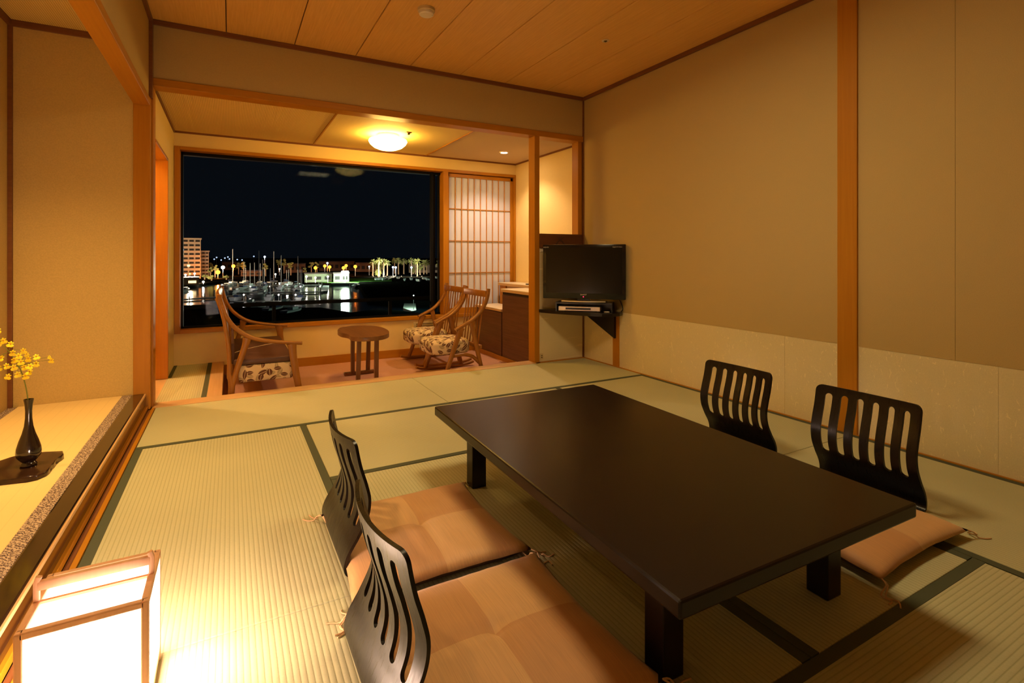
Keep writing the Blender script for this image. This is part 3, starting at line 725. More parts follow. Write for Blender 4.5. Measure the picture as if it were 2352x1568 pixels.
# ------------------------------------------------------------------ television corner
def tv_corner():
    poly = [(3.168, 4.268), (2.634, 4.268), (2.634, 4.235), (2.66, 4.17), (2.70, 4.075), (2.75, 3.975), (2.81, 3.86), (2.87, 3.765), (2.94, 3.685), (3.02, 3.635), (3.10, 3.63), (3.14, 3.655), (3.168, 3.672)]
    sh = thing('corner_shelf', (2.95, 4.05, .49), 'black rounded corner shelf carrying the television', 'shelf')
    MB().prism(poly, .490, .520, .003).build('shelf_board', M_['lacquer'], sh)
    bk = MB(); p = [(4.19, .490), (3.765, .490), (3.765, .268), (4.19, .440)]
    a = [bk.bm.verts.new((XR - .010, y, z)) for y, z in p]; b = [bk.bm.verts.new((XR - .034, y, z)) for y, z in p]
    bk.bm.faces.new(a); bk.bm.faces.new(list(reversed(b)))
    for k in range(4): bk.bm.faces.new((a[k], a[(k + 1) % 4], b[(k + 1) % 4], b[k]))
    bk.build('bracket', M_['lacquer'], sh)
    c = Vector((2.862, 3.857, 0)); u = Vector((.7071, -.7071, 0)); n = Vector((-.7071, -.7071, 0))
    R = Matrix((u, -n, Vector((0, 0, 1)))).transposed()         # local x = width, y = into the corner
    def P(x, y, z): return c + u * x - n * y + Vector((0, 0, z))
    def ob(mb, x0, x1, y0, y1, z0, z1, bev=0): return mb.obox(P((x0 + x1) / 2, (y0 + y1) / 2, (z0 + z1) / 2), (x1 - x0, y1 - y0, z1 - z0), R, bev)
    # riser
    rs = thing('riser_box', P(0, .1, .5202), 'open black riser box under the television', 'riser')
    mb = MB(); z0, z1, y0, y1, xw = .5202, .606, .005, .19, .262
    ob(mb, -xw, xw, y0, y1, z1 - .016, z1, .002); mb.build('top_board', M_['black'], rs)
    for s in (-1, 1): ob(MB(), s * xw - (.012 if s > 0 else 0), s * xw + (.012 if s < 0 else 0), y0, y1, z0, z1 - .016).build('side_board', M_['black'], rs)
    ob(MB(), -xw + .012, xw - .012, y1 - .008, y1, z0, z1 - .016).build('back_board', M_['black'], rs)
    # player
    pl = thing('disc_player', P(-.05, .08, .5202), 'silver disc player inside the riser box', 'player')
    ob(MB(), -.238, .150, .020, .175, .527, .566, .002).build('body', M_['silver'], pl)
    ob(MB(), -.170, .065, .0175, .0205, .538, .556).build('tray_door', M_['black'], pl)
    for x in (-.2, .11): ob(MB(), x - .012, x + .012, .03, .05, .5202, .528).build('foot', M_['black'], pl)
    Mt = Matrix.Translation(P(-.205, .0195, .548)) @ R.to_4x4() @ Matrix.Rotation(math.pi / 2, 4, 'X')
    ctl = ob(MB(), .185, .235, .02, .05, .5202, .528, .003).build('remote_receiver', M_['silver'], loc=P(.21, .035, .5202)); tag(ctl, 'small silver box beside the disc player', 'box')
    # television
    tv = thing('television', P(0, .03, .6062), 'black flat screen television standing in the corner', 'television')
    ob(MB(), -.383, .383, 0, .05, .640, 1.144, .006).build('cabinet', M_['bezel'], tv, smooth=30)
    ob(MB(), -.28, .28, .05, .11, .70, 1.05, .02).build('rear_housing', M_['black'], tv, smooth=30)
    ob(MB(), -.352, .352, -.0015, .004, .694, 1.118).build('screen', M_['screen'], tv)
    ob(MB(), -.06, .06, .01, .05, .612, .66, .004).build('neck', M_['black'], tv)
    ob(MB(), -.20, .20, .005, .18, .6062, .613, .002).build('base_plate', M_['black'], tv)
    arc = [P(-.20 + .40 * k / 12, -.004 - .035 * (1 - ((k - 6) / 6) ** 2), .620) for k in range(13)]
    MB().sweep(arc, .012, .020, (0, 0, 1), 8, 4).build('silver_stand_bar', M_['silver'], tv, smooth=40)
    led = emis('standby_red', (1.0, 0.02, 0.08), 1.0, False); ob(MB(), -.004, .004, -.003, .002, .657, .665).build('standby_light', led, tv)
    for txt, x, z, sz in (('SHARP', 0, .680, .020), ('AQUOS', -.352, 1.119, .015), ('Digital Hi-Vision', .308, 1.119, .013)):
        Mt = Matrix.Translation(P(x, -.0025, z)) @ R.to_4x4() @ Matrix.Rotation(math.pi / 2, 4, 'X')
        lettering(txt, sz, Mt, M_['print'], tv)
    cb = MB().tube([P(.25, .16, .66), P(.31, .12, .64), P(.335, .09, .60), P(.35, .09, .55), P(.335, .10, .524)], .004, 7, 5).build('cable', M_['black'], loc=P(.335, .1, .52), smooth=60)
    tag(cb, 'thin black cable hanging behind the television', 'cable')
    # carved board on the low wall
    bd = thing('carved_board', (2.88, YB - .01, 1.113), 'dark wooden board with a carved pine motif above the low wall', 'board')
    bm_ = wood('carved_board_wood', (0.17, 0.062, 0.020), (0.12, 0.042, 0.014), 'X')
    B(2.650, 3.160, YB - .012, YB + .03, 1.1135, 1.256, .002).build('plank', bm_, bd)
    mb = MB(); cx, cz, yy = 2.885, 1.150, YB - .0125
    for r in (.045, .036): mb.tube([(cx + r * math.cos(math.radians(a)), yy, cz + r * 1.0 * math.sin(math.radians(a))) for a in range(0, 181, 15)], .0025, 6)
    for k, dx in enumerate((-.03, -.01, .012, .034)): mb.tube([(cx + dx * .4, yy, cz + .048), (cx + dx, yy, cz + .075 - .1 * abs(dx)), (cx + dx * 1.5, yy, cz + .083 - .2 * abs(dx))], .0025, 6)
    for dx in (-.06, .06): mb.tube([(cx + dx, yy, cz - .01), (cx + dx * .8, yy, cz + .012), (cx + dx * .6, yy, cz - .004)], .0025, 6)
    mb.build('carving', M_['groove'], bd, smooth=60)
    sw = B(2.652, 2.690, YB - .018, YB - .0005, 1.078, 1.108, .003).build('wall_switch', M_['white'], loc=(2.671, YB, 1.078)); tag(sw, 'small white switch plate left of the television', 'switch')
    oc = thing('power_outlet', (2.672, YB - .004, .03), 'small beige outlet plate low beside the slim post', 'outlet')
    B(2.653, 2.690, YB - .010, YB - .0005, .03, .082, .002).build('plate', M_['beige'], oc)
    for z in (.047, .065): B(2.664, 2.678, YB - .0115, YB - .010, z - .004, z + .004).build('socket', M_['groove'], oc)
tv_corner()

# ------------------------------------------------------------------ sunroom cabinets
def cabinets():
    c1 = thing('minibar_cabinet', (2.9, 4.73, ZK), 'tall dark laminate cabinet with cream top beside the slim post', 'cabinet')
    B(2.665, 2.955, 4.42, 5.07, ZK, .640).build('body', M_['fridge'], c1)
    B(2.650, 2.664, 4.425, 5.065, ZK + .02, .610, .001).build('door', M_['fridge'], c1)
    B(2.655, 2.664, 4.425, 5.065, .612, .638).build('finger_recess', M_['groove'], c1)
    B(2.640, 2.957, 4.415, 5.085, .640, .668, .002).build('top_edge', M_['silly'], c1)
    B(2.640, 2.957, 4.415, 5.085, .668, .674, .001).build('top_surface', M_['counter'], c1)
    c2_ = thing('low_cabinet', (2.8, 5.4, ZK), 'lower dark laminate cabinet with cream top near the shoji screen', 'cabinet')
    B(2.665, 2.955, 5.09, 5.780, ZK, .415).build('body', M_['fridge'], c2_)
    B(2.650, 2.664, 5.095, 5.775, ZK + .02, .405, .001).build('door', M_['fridge'], c2_)
    B(2.645, 2.957, 5.09, 5.782, .415, .438, .002).build('top_edge', M_['silly'], c2_)
    B(2.645, 2.957, 5.09, 5.782, .438, .444, .001).build('top_surface', M_['counter'], c2_)
    c3 = thing('wall_counter', (3.09, 5.1, ZK), 'narrow cream topped counter along the sunroom right wall', 'counter')
    B(2.960, 3.220, 4.42, 5.782, .672, .700, .002).build('top_edge', M_['silly'], c3)
    B(2.960, 3.220, 4.42, 5.782, .700, .706, .001).build('top_surface', M_['counter'], c3)
    B(2.985, 3.02, 5.62, 5.775, ZK, .672, .002).build('end_panel', M_['post'], c3)
    B(3.0, 3.22, 4.45, 5.61, ZK, .672).build('carcass', M_['silly'], c3)
    bs = struct('baseboard_cabinet', B(2.636, 2.650, 4.42, 5.782, ZK, ZK + .045, .001), M_['posty'], 'low wooden plinth in front of the sunroom cabinets')
    cs = thing('card_stand', (2.90, 4.62, .674), 'grey upright card stand half hidden by the slim post', 'stand')
    g = new_mat('grey_card', (.45, .40, .36), .6)
    MB().obox((2.905, 4.68, .674 + .072), (.004, .12, .14), Matrix.Rotation(math.radians(-8), 3, 'Y')).build('card', g, cs)
    B(2.88, 2.94, 4.61, 4.75, .6742, .680, .001).build('foot', g, cs)
    rm = B(2.99, 3.03, 5.0, 5.14, .7062, .720, .004).build('remote_control', M_['black'], loc=(3.01, 5.07, .7062)); tag(rm, 'thin dark remote lying on the wall counter', 'remote')
cabinets()

# ------------------------------------------------------------------ sunroom furniture
def loveseat():
    ya, yb = 4.475, 5.690
    t = thing('loveseat', (.22, (ya + yb) / 2, ZK), 'two seat wooden sofa with brown seat and leaf print sides left of the side table', 'sofa')
    wz, wx = M_['chairwood'], M_['chairwoodx']
    for y in (ya, yb):
        arm = [(-.066, y, .715), (-.045, y, .640), (-.022, y, .575), (.025, y, .500), (.100, y, .432), (.170, y, .395), (.260, y, .370), (.400, y, .346), (.512, y, .333)]
        MB().sweep(arm, [.042, .044, .046, .05, .055, .055, .05, .042, .036], [.030, .030, .030, .032, .036, .034, .030, .028, .030], (0, 1, 0), 12, 2.4, 4).build('armrest', wx, t, smooth=45)
        post = [(-.070, y, .745), (-.072, y, .70), (-.052, y, .62), (-.033, y, .52), (-.012, y, .36), (-.004, y, .22), (-.002, y, .13), (.012, y, .05), (.006, y, -.04), (-.002, y, ZK)]
        MB().sweep(post, .040, [.040, .042, .034, .030, .030, .030, .032, .046, .044, .036], (0, 1, 0), 12, 2.6, 3).build('back_leg', wz, t, smooth=45)
        sup = [(.118, y, .405), (.108, y, .36), (.080, y, .27), (.045, y, .16), (.018, y, .06), (.008, y, .0)]
        MB().sweep(sup, .036, [.070, .050, .044, .042, .042, .04], (0, 1, 0), 12, 2.6, 3).build('arm_support', wz, t, smooth=45)
        fl = [(.436, y, .335), (.440, y, .30), (.448, y, .22), (.466, y, .10), (.487, y, -.02), (.505, y, ZK)]
        MB().sweep(fl, .036, [.080, .062, .055, .054, .050, .040], (0, 1, 0), 12, 3.0, 3).build('front_leg', wz, t, smooth=45)
    MB().sweep([(-.072, ya - .01, .700), (-.085, (ya * 3 + yb) / 4, .705), (-.09, (ya + yb) / 2, .705), (-.085, (ya + yb * 3) / 4, .705), (-.072, yb + .01, .700)], .085, .026, (0, 0, 1), 12, 4, 4).build('crest_rail', wx, t, smooth=45)
    for k in range(11):
        y = ya + .09 + (yb - ya - .18) * k / 10
        MB().sweep([(-.080, y, .68), (-.050, y, .55), (-.020, y, .38), (-.012, y, .20)], .026, .011, (0, 1, 0), 8, 4, 2).build('back_slat', wz, t, smooth=45)
    B(-.02, .02, ya, yb, .10, .15, .006).build('back_rail', wx, t)
    s = MB(); s.box(.060, .450, ya + .022, yb - .022, .055, .190, .018); s.build('seat_base', M_['floral'], t, smooth=40)
    cu = MB()
    for (z0, z1, x0, x1, b) in ((.190, .238, .025, .445, .016),): cu.box(x0, x1, ya + .018, yb - .018, z0, z1, b)
    cu = cu.build('seat_pad', M_['leather'], t, smooth=40)
    MB().tube([(.035, ya + .36, .2385), (.10, ya + .47, .2395), (.20, ya + .58, .2395), (.34, ya + .70, .2395), (.44, ya + .76, .2375)], .0028, 6, 4).build('piping', M_['piping'], cu, smooth=60)
    B(.010, .030, ya + .06, yb - .06, .20, .36, .008).build('back_pad', M_['leather'], t, smooth=40)
loveseat()

def rocking_chair():
    yc = 4.735; hw = .262; x0 = 1.95
    t = thing('rocking_chair', (x0, yc, ZK), 'wooden slat back rocking chair nearest the main room', 'chair', 'rocking chairs by the cabinets')
    wz, wx = M_['chairwood'], M_['chairwoodx']
    for s in (-1, 1):
        y = yc + s * hw
        arm = [(2.190, y, .722), (2.180, y, .655), (2.150, y, .575), (2.095, y, .495), (2.010, y, .425), (1.925, y, .385), (1.845, y, .350)]
        MB().sweep(arm, [.032, .034, .038, .042, .046, .052, .058], [.034, .036, .038, .038, .036, .032, .024], (0, 1, 0), 12, 2.4, 4).build('armrest', wx, t, smooth=45)
        MB().sweep([(1.905, y, .365), (1.860, y, .25), (1.800, y, .08), (1.735, y, -.095)], .034, [.070, .046, .042, .036], (0, 1, 0), 12, 3, 3).build('front_leg', wz, t, smooth=45)
        MB().sweep([(2.010, y, .415), (2.035, y, .30), (2.080, y, .10), (2.130, y, -.095)], .034, [.050, .044, .040, .034], (0, 1, 0), 12, 3, 3).build('rear_leg', wz, t, smooth=45)
        MB().sweep([(1.640, y, -.080), (1.72, y, -.099), (1.95, y, -.105), (2.17, y, -.099), (2.265, y, -.078)], .036, .028, (0, 1, 0), 10, 3, 4).build('rocker', wx, t, smooth=45)
        MB().sweep([(1.830, y, .105), (1.93, y, .110), (2.02, y, .085), (2.088, y, .02)], .024, [.03, .032, .036, .03], (0, 1, 0), 10, 3, 4).build('side_stretcher', wx, t, smooth=45)
    B(2.155, 2.178, yc - hw, yc + hw, .640, .702, .006).build('crest_rail', wx, t, smooth=40)
    for k in range(7):
        y = yc + (k - 3) * .066
        MB().sweep([(2.168, y, .650), (2.150, y, .50), (2.125, y, .32), (2.105, y, .17)], .016, .012, (0, 1, 0), 8, 2.4, 3).build('back_slat', wz, t, smooth=45)
    B(2.090, 2.122, yc - hw, yc + hw, .150, .185, .005).build('back_rail', wx, t)
    # puffy seat
    bm = bmesh.new(); bmesh.ops.create_cube(bm, size=2.0); bmesh.ops.subdivide_edges(bm, edges=bm.edges[:], cuts=9, use_grid_fill=True)
    for v in bm.verts:
        x, y, z = v.co; q = 5.0
        l = (abs(x) ** q + abs(y) ** q + abs(z) ** q) ** (1 / q); p = Vector((x, y, z)) / l
        dome = 1 + .06 * (1 - p.x ** 2) * (1 - p.y ** 2)
        v.co = (1.835 + .212 * p.x * (1 - .04 * p.y ** 2), yc + .226 * p.y * (1 - .03 * p.x ** 2), (.172 + .072 * p.z) if z <= 0 else .172 + .072 * p.z * (dome if z > 0 else 1))
    mb = MB(); mb.bm.free(); mb.bm = bm
    mb.build('seat_cushion', M_['floral'], t, smooth=80)
    return t
r1 = rocking_chair()
r2 = copy_tree(r1); r2.location = Vector((1.985, 5.392, ZK)); r2['label'] = 'wooden slat back rocking chair farther back beside the shoji screen'

def side_table():
    t = thing('side_table', (1.08, 4.85, ZK), 'small dark wooden side table with a palette shaped top', 'table')
    poly = [(0.897, 5.061), (0.937, 5.17), (1.012, 5.235), (1.126, 5.240), (1.231, 5.170), (1.292, 5.02), (1.296, 4.80), (1.262, 4.62), (1.200, 4.51), (1.117, 4.455), (1.020, 4.450), (0.945, 4.50), (0.915, 4.57), (0.920, 4.66), (0.906, 4.73), (0.882, 4.79), (0.874, 4.88), (0.878, 4.98)]
    # smooth closed outline
    pp = []; n = len(poly)
    for i in range(n):
        p0, p1, p2, p3 = (Vector(poly[(i + k) % n]) for k in (-1, 0, 1, 2))
        for k in range(4):
            q = k / 4; v = .5 * ((2 * p1) + (p2 - p0) * q + (2 * p0 - 5 * p1 + 4 * p2 - p3) * q * q + (3 * p1 - p0 - 3 * p2 + p3) * q ** 3); pp.append((v.x, v.y))
    MB().prism(pp, .308, .345, .011, 3).build('table_top', M_['tablewood'], t, smooth=40)
    for x0, y0, x1, y1 in ((.995, 4.66, 1.005, 4.66), (1.160, 4.68, 1.165, 4.68), (1.045, 5.13, 1.045, 5.13), (1.195, 5.15, 1.205, 5.15)):
        MB().bar((x0, y0, ZK + .02), (x1, y1, .308), .036, .036, (0, 1, 0), .004).build('leg', M_['tablewoodz'], t)
    for y, xa, xb in ((4.67, .93, 1.24), (5.14, .965, 1.275)):
        B(xa, xb, y - .022, y + .022, ZK, ZK + .034, .008).build('foot_rail', M_['tablewood'], t)
        B(xa + .03, xb - .03, y - .02, y + .02, .288, .308, .003).build('top_cleat', M_['tablewood'], t)
side_table()

def vent():
    t = thing('wall_vent', (2.0, YW - .006, .192), 'beige slotted vent plate on the wall under the window', 'vent')
    B(1.865, 2.135, YW - .012, YW - .0005, .192, .270, .003).build('plate', M_['beige'], t)
    for r in range(2):
        for k in range(13): B(1.90 + k * .016, 1.909 + k * .016, YW - .0135, YW - .011, .214 + r * .024, .228 + r * .024).build('slot', M_['groove'], t)
vent()

# ------------------------------------------------------------------ lamps and ceiling fittings
def lamps():
    t = thing('dome_lamp', (1.355, 5.0, ZS), 'glowing white glass dome lamp on the sunroom ceiling', 'lamp')
    c = Vector((1.355, 5.0, ZS))
    MB().lathe(c, [(0, -.002), (.10, -.002), (.105, -.02), (.09, -.032), (0, -.032)], 32).build('ceiling_plate', M_['white'], t, smooth=40)
    MB().lathe(c, [(.02, -.034), (.13, -.038), (.178, -.050), (.184, -.066), (.170, -.092), (.135, -.122), (.085, -.142), (.03, -.150), (0, -.150)], 40).build('glass_dome', emis('dome_glass', (1.0, 0.60, 0.13), DOME_L), t, smooth=60)
    d = thing('recessed_downlight', (2.749, 5.21, ZS), 'small bright recessed downlight above the sunroom cabinets', 'lamp')
    MB().lathe((2.749, 5.21, ZS), [(.052, -.001), (.052, -.006), (.040, -.006), (.036, -.0015)], 28).build('trim_ring', M_['white'], d, smooth=40)
    MB().lathe((2.749, 5.21, ZS), [(0, -.003), (.036, -.003), (.036, -.0045), (0, -.0045)], 24).build('lamp_glass', emis('downlight_glass', (1, .74, .46), 60.0), d)
    light('downlight_beam', 'SPOT', (2.749, 5.21, ZS - .012), DOWN_W, (1, .70, .47), d, (0, 0, 0), spot_size=math.radians(125), spot_blend=.55, shadow_soft_size=.03)
    k = thing('alcove_downlight', (-.86, 2.95, TZ), 'recessed downlight in the alcove ceiling', 'lamp')
    MB().lathe((-.86, 2.95, TZ), [(.06, -.001), (.06, -.006), (.045, -.006), (.042, -.001)], 28).build('trim_ring', M_['white'], k, smooth=40)
    light('alcove_beam', 'SPOT', (-.86, 2.95, TZ - .012), TOKO_W, (1, .62, .24), k, (0, 0, 0), spot_size=math.radians(112), spot_blend=1.0, shadow_soft_size=.06)
    m = thing('ceiling_lamp', (1.36, 1.75, ZC), 'square paper ceiling lamp over the low table', 'lamp')
    B(1.09, 1.63, 1.48, 2.02, ZC - .02, ZC, .002).build('ceiling_plate', M_['post'], m)
    MB().box(1.09, 1.63, 1.48, 1.495, ZC - .12, ZC - .02).box(1.09, 1.63, 2.005, 2.02, ZC - .12, ZC - .02).box(1.09, 1.105, 1.495, 2.005, ZC - .12, ZC - .02).box(1.615, 1.63, 1.495, 2.005, ZC - .12, ZC - .02).build('shade_frame', M_['post'], m)
    B(1.106, 1.614, 1.496, 2.004, ZC - .110, ZC - .104).build('paper_diffuser', emis('ceiling_lamp_paper', (1.0, .76, .40), MAIN_L), m)
    pl = thing('passage_lamp', (-1.22, 5.16, 2.30), 'small round ceiling lamp in the side passage', 'lamp')
    MB().lathe((-1.22, 5.16, 2.30), [(0, 0), (.06, 0), (.06, -.02), (0, -.02)], 24).build('plate', M_['white'], pl, smooth=40)
    MB().sphere((-1.22, 5.16, 2.225), .05, 3).build('globe', emis('passage_globe', (1, .70, .40), PASS_L), pl, smooth=60)
    s = thing('smoke_detector', (1.130, 3.235, ZC), 'round cream smoke detector on the ceiling boards', 'detector')
    MB().lathe((1.130, 3.235, ZC), [(0, 0), (.056, 0), (.056, -.018), (.051, -.024), (.046, -.024)], 32).build('base', M_['beige'], s, smooth=35)
    MB().lathe((1.130, 3.235, ZC), [(.047, -.020), (.048, -.026), (.047, -.038), (.040, -.044), (0, -.046)], 32).build('cover', M_['white'], s, smooth=35)
    MB().sphere((1.163, 3.215, ZC - .044), .006, 2).build('indicator', M_['white'], s, smooth=60)
    q = thing('ceiling_sensor', (2.479, 3.063, ZC), 'small round sensor eye in the ceiling near the right wall', 'sensor')
    MB().lathe((2.479, 3.063, ZC), [(.014, -.001), (.014, -.005), (.020, -.008), (.028, -.004), (.029, 0)], 28).build('ring', M_['beige'], q, smooth=40)
    MB().sphere((2.479, 3.063, ZC - .001), .012, 2).build('lens', M_['groove'], q, smooth=60)
    e = thing('ceiling_hook', (1.50, 4.80, ZS), 'tiny metal ceiling clip beside the dome lamp', 'clip')
    B(1.475, 1.525, 4.78, 4.82, ZS - .008, ZS, .002).build('plate', M_['chairwoodx'], e)
    B(1.49, 1.51, 4.79, 4.81, ZS - .025, ZS - .008, .003).build('clip', M_['groove'], e)
lamps()

# ------------------------------------------------------------------ night harbour outside (water 12 m below the eye)
ZW, ZLAND = H - 12.0, H - 11.0
def gp(u, v, z):
    """ground point at height z seen in the direction of picture point (u, v)"""
    r, d = (u - CX) / FPX, (v - HY) / FPX
    t = (H - z) / d
    return Vector((t * (math.sin(YAW) + math.cos(YAW) * r), t * (math.cos(YAW) - math.sin(YAW) * r), z))
def dist(p): return p.x * math.sin(YAW) + p.y * math.cos(YAW)
def height(p, v): return H - (v - HY) / FPX * dist(p)
RV = Vector((math.cos(YAW), -math.sin(YAW), 0)); FV = Vector((math.sin(YAW), math.cos(YAW), 0))
RM = Matrix((RV, FV, Vector((0, 0, 1)))).transposed()
M_['land'] = new_mat('night_ground', (.005, .005, .004), 1.0, 0.0); M_['lawn'] = new_mat('lawn', (.05, .12, .02), 1.0, 0.0)
M_['conc'] = new_mat('concrete', (.42, .42, .38), .9, .2); M_['bldg'] = plaster('apartment_render', (.50, .40, .29), .05, 1, .1)
M_['bldg2'] = plaster('apartment_grey', (.36, .34, .30), .05, 1, .1); M_['dark'] = new_mat('dark_void', (.02, .015, .012), .8)
M_['hull'] = new_mat('boat_hull_white', (.55, .56, .56), .5); M_['hullb'] = new_mat('boat_cover_blue', (.03, .05, .12), .7); M_['mast'] = new_mat('mast_aluminium', (.55, .56, .58), .5)
M_['trunk'] = new_mat('palm_trunk', (.42, .32, .20), .9); M_['frond'] = new_mat('palm_frond', (.28, .32, .10), .8)
M_['roof'] = new_mat('dark_roof', (.06, .035, .03), .8); M_['brick'] = new_mat('brown_building', (.20, .10, .05), .9)
wm = new_mat('harbour_water', (.0015, .004, .005), .10, .5); wv_ = coords(wm, (.5, .5, .5)); wn = N(wm, 'ShaderNodeTexNoise', Scale=1.2, Detail=3.0); L(wm, wv_, wn.inputs['Vector']); bump(wm, wn.outputs['Fac'], .25, .08)
def flat(name, pts, mat, label, depth=.5):
    mb = MB(); top = [mb.bm.verts.new(p) for p in pts]; bot = [mb.bm.verts.new(p - Vector((0, 0, depth))) for p in pts]; n = len(pts)
    mb.bm.faces.new(top); mb.bm.faces.new(list(reversed(bot)))
    for k in range(n): mb.bm.faces.new((top[k], top[(k + 1) % n], bot[(k + 1) % n], bot[k]))
    return struct(name, mb, mat, label)
flat('ground_water', [Vector((-700, 12, ZW)), Vector((900, 12, ZW)), Vector((900, 900, ZW)), Vector((-700, 900, ZW))], wm, 'dark harbour water', .1)
shore = [(200, 668), (420, 657), (470, 650), (505, 645), (560, 642), (640, 640), (700, 647), (760, 650), (823, 650), (845, 684), (930, 690), (1020, 690), (1500, 700)]
flat('ground_far_shore', [gp(u, v, ZLAND) for u, v in shore] + [gp(1900, 592.5, ZLAND), gp(0, 592.5, ZLAND)], M_['land'], 'dark far shore of the harbour', 1.2)
flat('ground_near_quay', [gp(u, v, ZW + .6) for u, v in ((-300, 706), (300, 705), (737, 706), (807, 717), (850, 712), (905, 712), (1000, 722), (1300, 750))] + [Vector((25, 13, ZW + .6)), Vector((-25, 13, ZW + .6))], M_['land'], 'dark quay below the balcony', 1.0)
lawn = flat('ground_lawn', [gp(u, v, ZLAND + .1) for u, v in ((762, 649.5), (823, 649.5), (828, 646), (900, 645), (900, 639), (700, 640), (700, 646))], M_['lawn'], 'floodlit green lawn by the boathouse', .1)
# balcony rail
br = thing('balcony_rail', (1.0, 7.0, -.6), 'dark balcony rail outside the window', 'railing')
B(-3, 6, 6.97, 7.03, .425, .470, .004).build('top_rail', M_['alu'], br)
for k in range(7): B(-2.438 + k * 1.448, -2.398 + k * 1.448, 6.98, 7.02, -.6, .425).build('post', M_['alu'], br)
B(-3, 6, 6.6, 7.1, -.75, -.6).build('slab', M_['dark'], br)
# apartment blocks
def block(u0, u1, vtop, vbase, deep, mat, label, floors, cols, name='apartment_block', zt=.62):
    p0, p1 = gp(u0, vbase, ZLAND), gp(u1, vbase, ZLAND); d = dist(p0); hgt = height(p0, vtop) - ZLAND
    wd = (u1 - u0) / FPX * d; c = (p0 + p1) / 2
    FV = Vector((c.x, c.y, 0)).normalized(); RV = Vector((FV.y, -FV.x, 0)); RM = Matrix((RV, FV, Vector((0, 0, 1)))).transposed()
    t = thing(name, c, label, 'building')
    MB().obox(c + FV * (deep / 2) + Vector((0, 0, hgt / 2)), (wd, deep, hgt), RM).build('wall', mat, t)
    MB().obox(c + FV * (deep / 2) + Vector((0, 0, hgt + .3)), (wd + .8, deep + .8, .6), RM).build('parapet', mat, t)
    fh = hgt / floors
    for i in range(floors):
        z = fh * (i + .5) + .2
        for j in range(cols):
            x = -wd / 2 + wd * (j + .5) / cols
            q = c + RV * x + Vector((0, 0, z))
            MB().obox(q - FV * .02, (wd / cols * .74, .3, fh * .50), RM).build('window_recess', M_['dark'], t)
            MB().obox(q - FV * .25 + Vector((0, 0, -fh * .26)), (wd / cols * .80, .6, fh * .14), RM).build('balcony', mat, t)
    return t, c, wd, hgt
t1, c1, w1, h1 = block(396, 456, 549, 640, 22, M_['bldg'], 'tall floodlit apartment block at the left edge of the harbour view', 9, 5)
warmlit = emis('lit_window', (1, .75, .35), .6, False); coollit = emis('lit_window_cool', (.75, .8, 1), .6, False)
FVb = Vector((c1.x, c1.y, 0)).normalized(); RVb = Vector((FVb.y, -FVb.x, 0)); RMb = Matrix((RVb, FVb, Vector((0, 0, 1)))).transposed()
for x, z in ((-w1 * .1, .72), (-w1 * .1, .62), (.1 * w1, .33)): MB().obox(c1 + RVb * x - FVb * .3 + Vector((0, 0, h1 * z)), (w1 * .09, .2, h1 * .05), RMb).build('lit_window', coollit if z > .7 else warmlit, t1)
t2, c2b, w2, h2 = block(457, 478, 578, 634, 25, M_['bldg2'], 'smaller grey apartment block right of the tall one', 7, 3)
def house(u0, u1, vtop, vbase, mat, label, lit=0, name='house', deep=10, roofh=1.2):
    p0, p1 = gp(u0, vbase, ZLAND), gp(u1, vbase, ZLAND); c = (p0 + p1) / 2; d = dist(c); wd = (u1 - u0) / FPX * d; hg = height(c, vtop) - ZLAND
    FV = Vector((c.x, c.y, 0)).normalized(); RV = Vector((FV.y, -FV.x, 0)); RM = Matrix((RV, FV, Vector((0, 0, 1)))).transposed()
    t = thing(name, c, label, 'building')
    MB().obox(c + FV * deep / 2 + Vector((0, 0, hg / 2)), (wd, deep, hg), RM).build('wall', mat, t)
    MB().obox(c + FV * deep / 2 + Vector((0, 0, hg + .25)), (wd + .5, deep + 1.0, .5), RM).build('roof', M_['roof'], t)
    n = max(2, int(wd / 3.2))
    for k in range(n):
        x = -wd / 2 + wd * (k + .5) / n
        m = warmlit if k < lit else M_['dark']
        MB().obox(c + RV * x - FV * .03 + Vector((0, 0, hg * .5)), (wd / n * .62, .2, hg * .38), RM).build('window', m, t)
    return t
house(402, 452, 640, 655, M_['brick'], 'low waterside house with yellow lit windows below the apartment block', 9, deep=8)
house(512, 541, 602, 620, M_['brick'], 'orange lit hall behind the street lamps on the left')
house(556, 600, 623, 634, M_['brick'], 'long low shed with a pale front behind the masts')
house(655, 700, 606, 626, M_['brick'], 'dark brown block behind the masts')
house(735, 812, 601, 622, M_['brick'], 'wide brown building behind the boathouse')
house(818, 862, 604, 624, M_['brick'], 'brown building left of the palms')
house(940, 1040, 608, 626, M_['bldg2'], 'pale low hall behind the palms')
bo = new_mat('boathouse_wall', (.22, .24, .16), .9, .1)
house(702, 760.5, 629, 648, bo, 'long pale boathouse wing lit green by the floodlight', name='boathouse', deep=9)
house(767, 801, 628, 648, bo, 'boathouse end block right under the floodlight', name='boathouse', deep=9)
# street lamps
def lamp(u, v, vb, color, power, label, r=.45, group='lamps round the harbour', cat='lamp', e=None, pw=0):
    p = gp(u, vb, ZLAND); z = height(p, v); r *= 1.1
    t = thing('street_lamp', p, label, cat, group)
    MB().tube([p, (p.x, p.y, z)], .09, 6).build('pole', M_['mast'], t)
    MB().sphere((p.x, p.y, z), r, 2).build('lamp_head', emis('lamp_glow', color, power * .06, False), t)
    if pw: light('lamp_light', 'POINT', (p.x, p.y, z - r - .45), pw * .35, color, t, shadow_soft_size=.3)
    return t
OR, WH, BL, GN = (1, .25, .022), (1, .85, .65), (.55, .70, 1), (.70, 1, .80)
k_or = 'orange street lamp along the harbour road'; k_wh = 'white lamp by the harbour'; k_bl = 'bluish white lamp far across the harbour'
lamp(500.5, 625, 640, OR, 30, 'brightest orange street lamp at the left of the harbour view', .95, pw=16000)
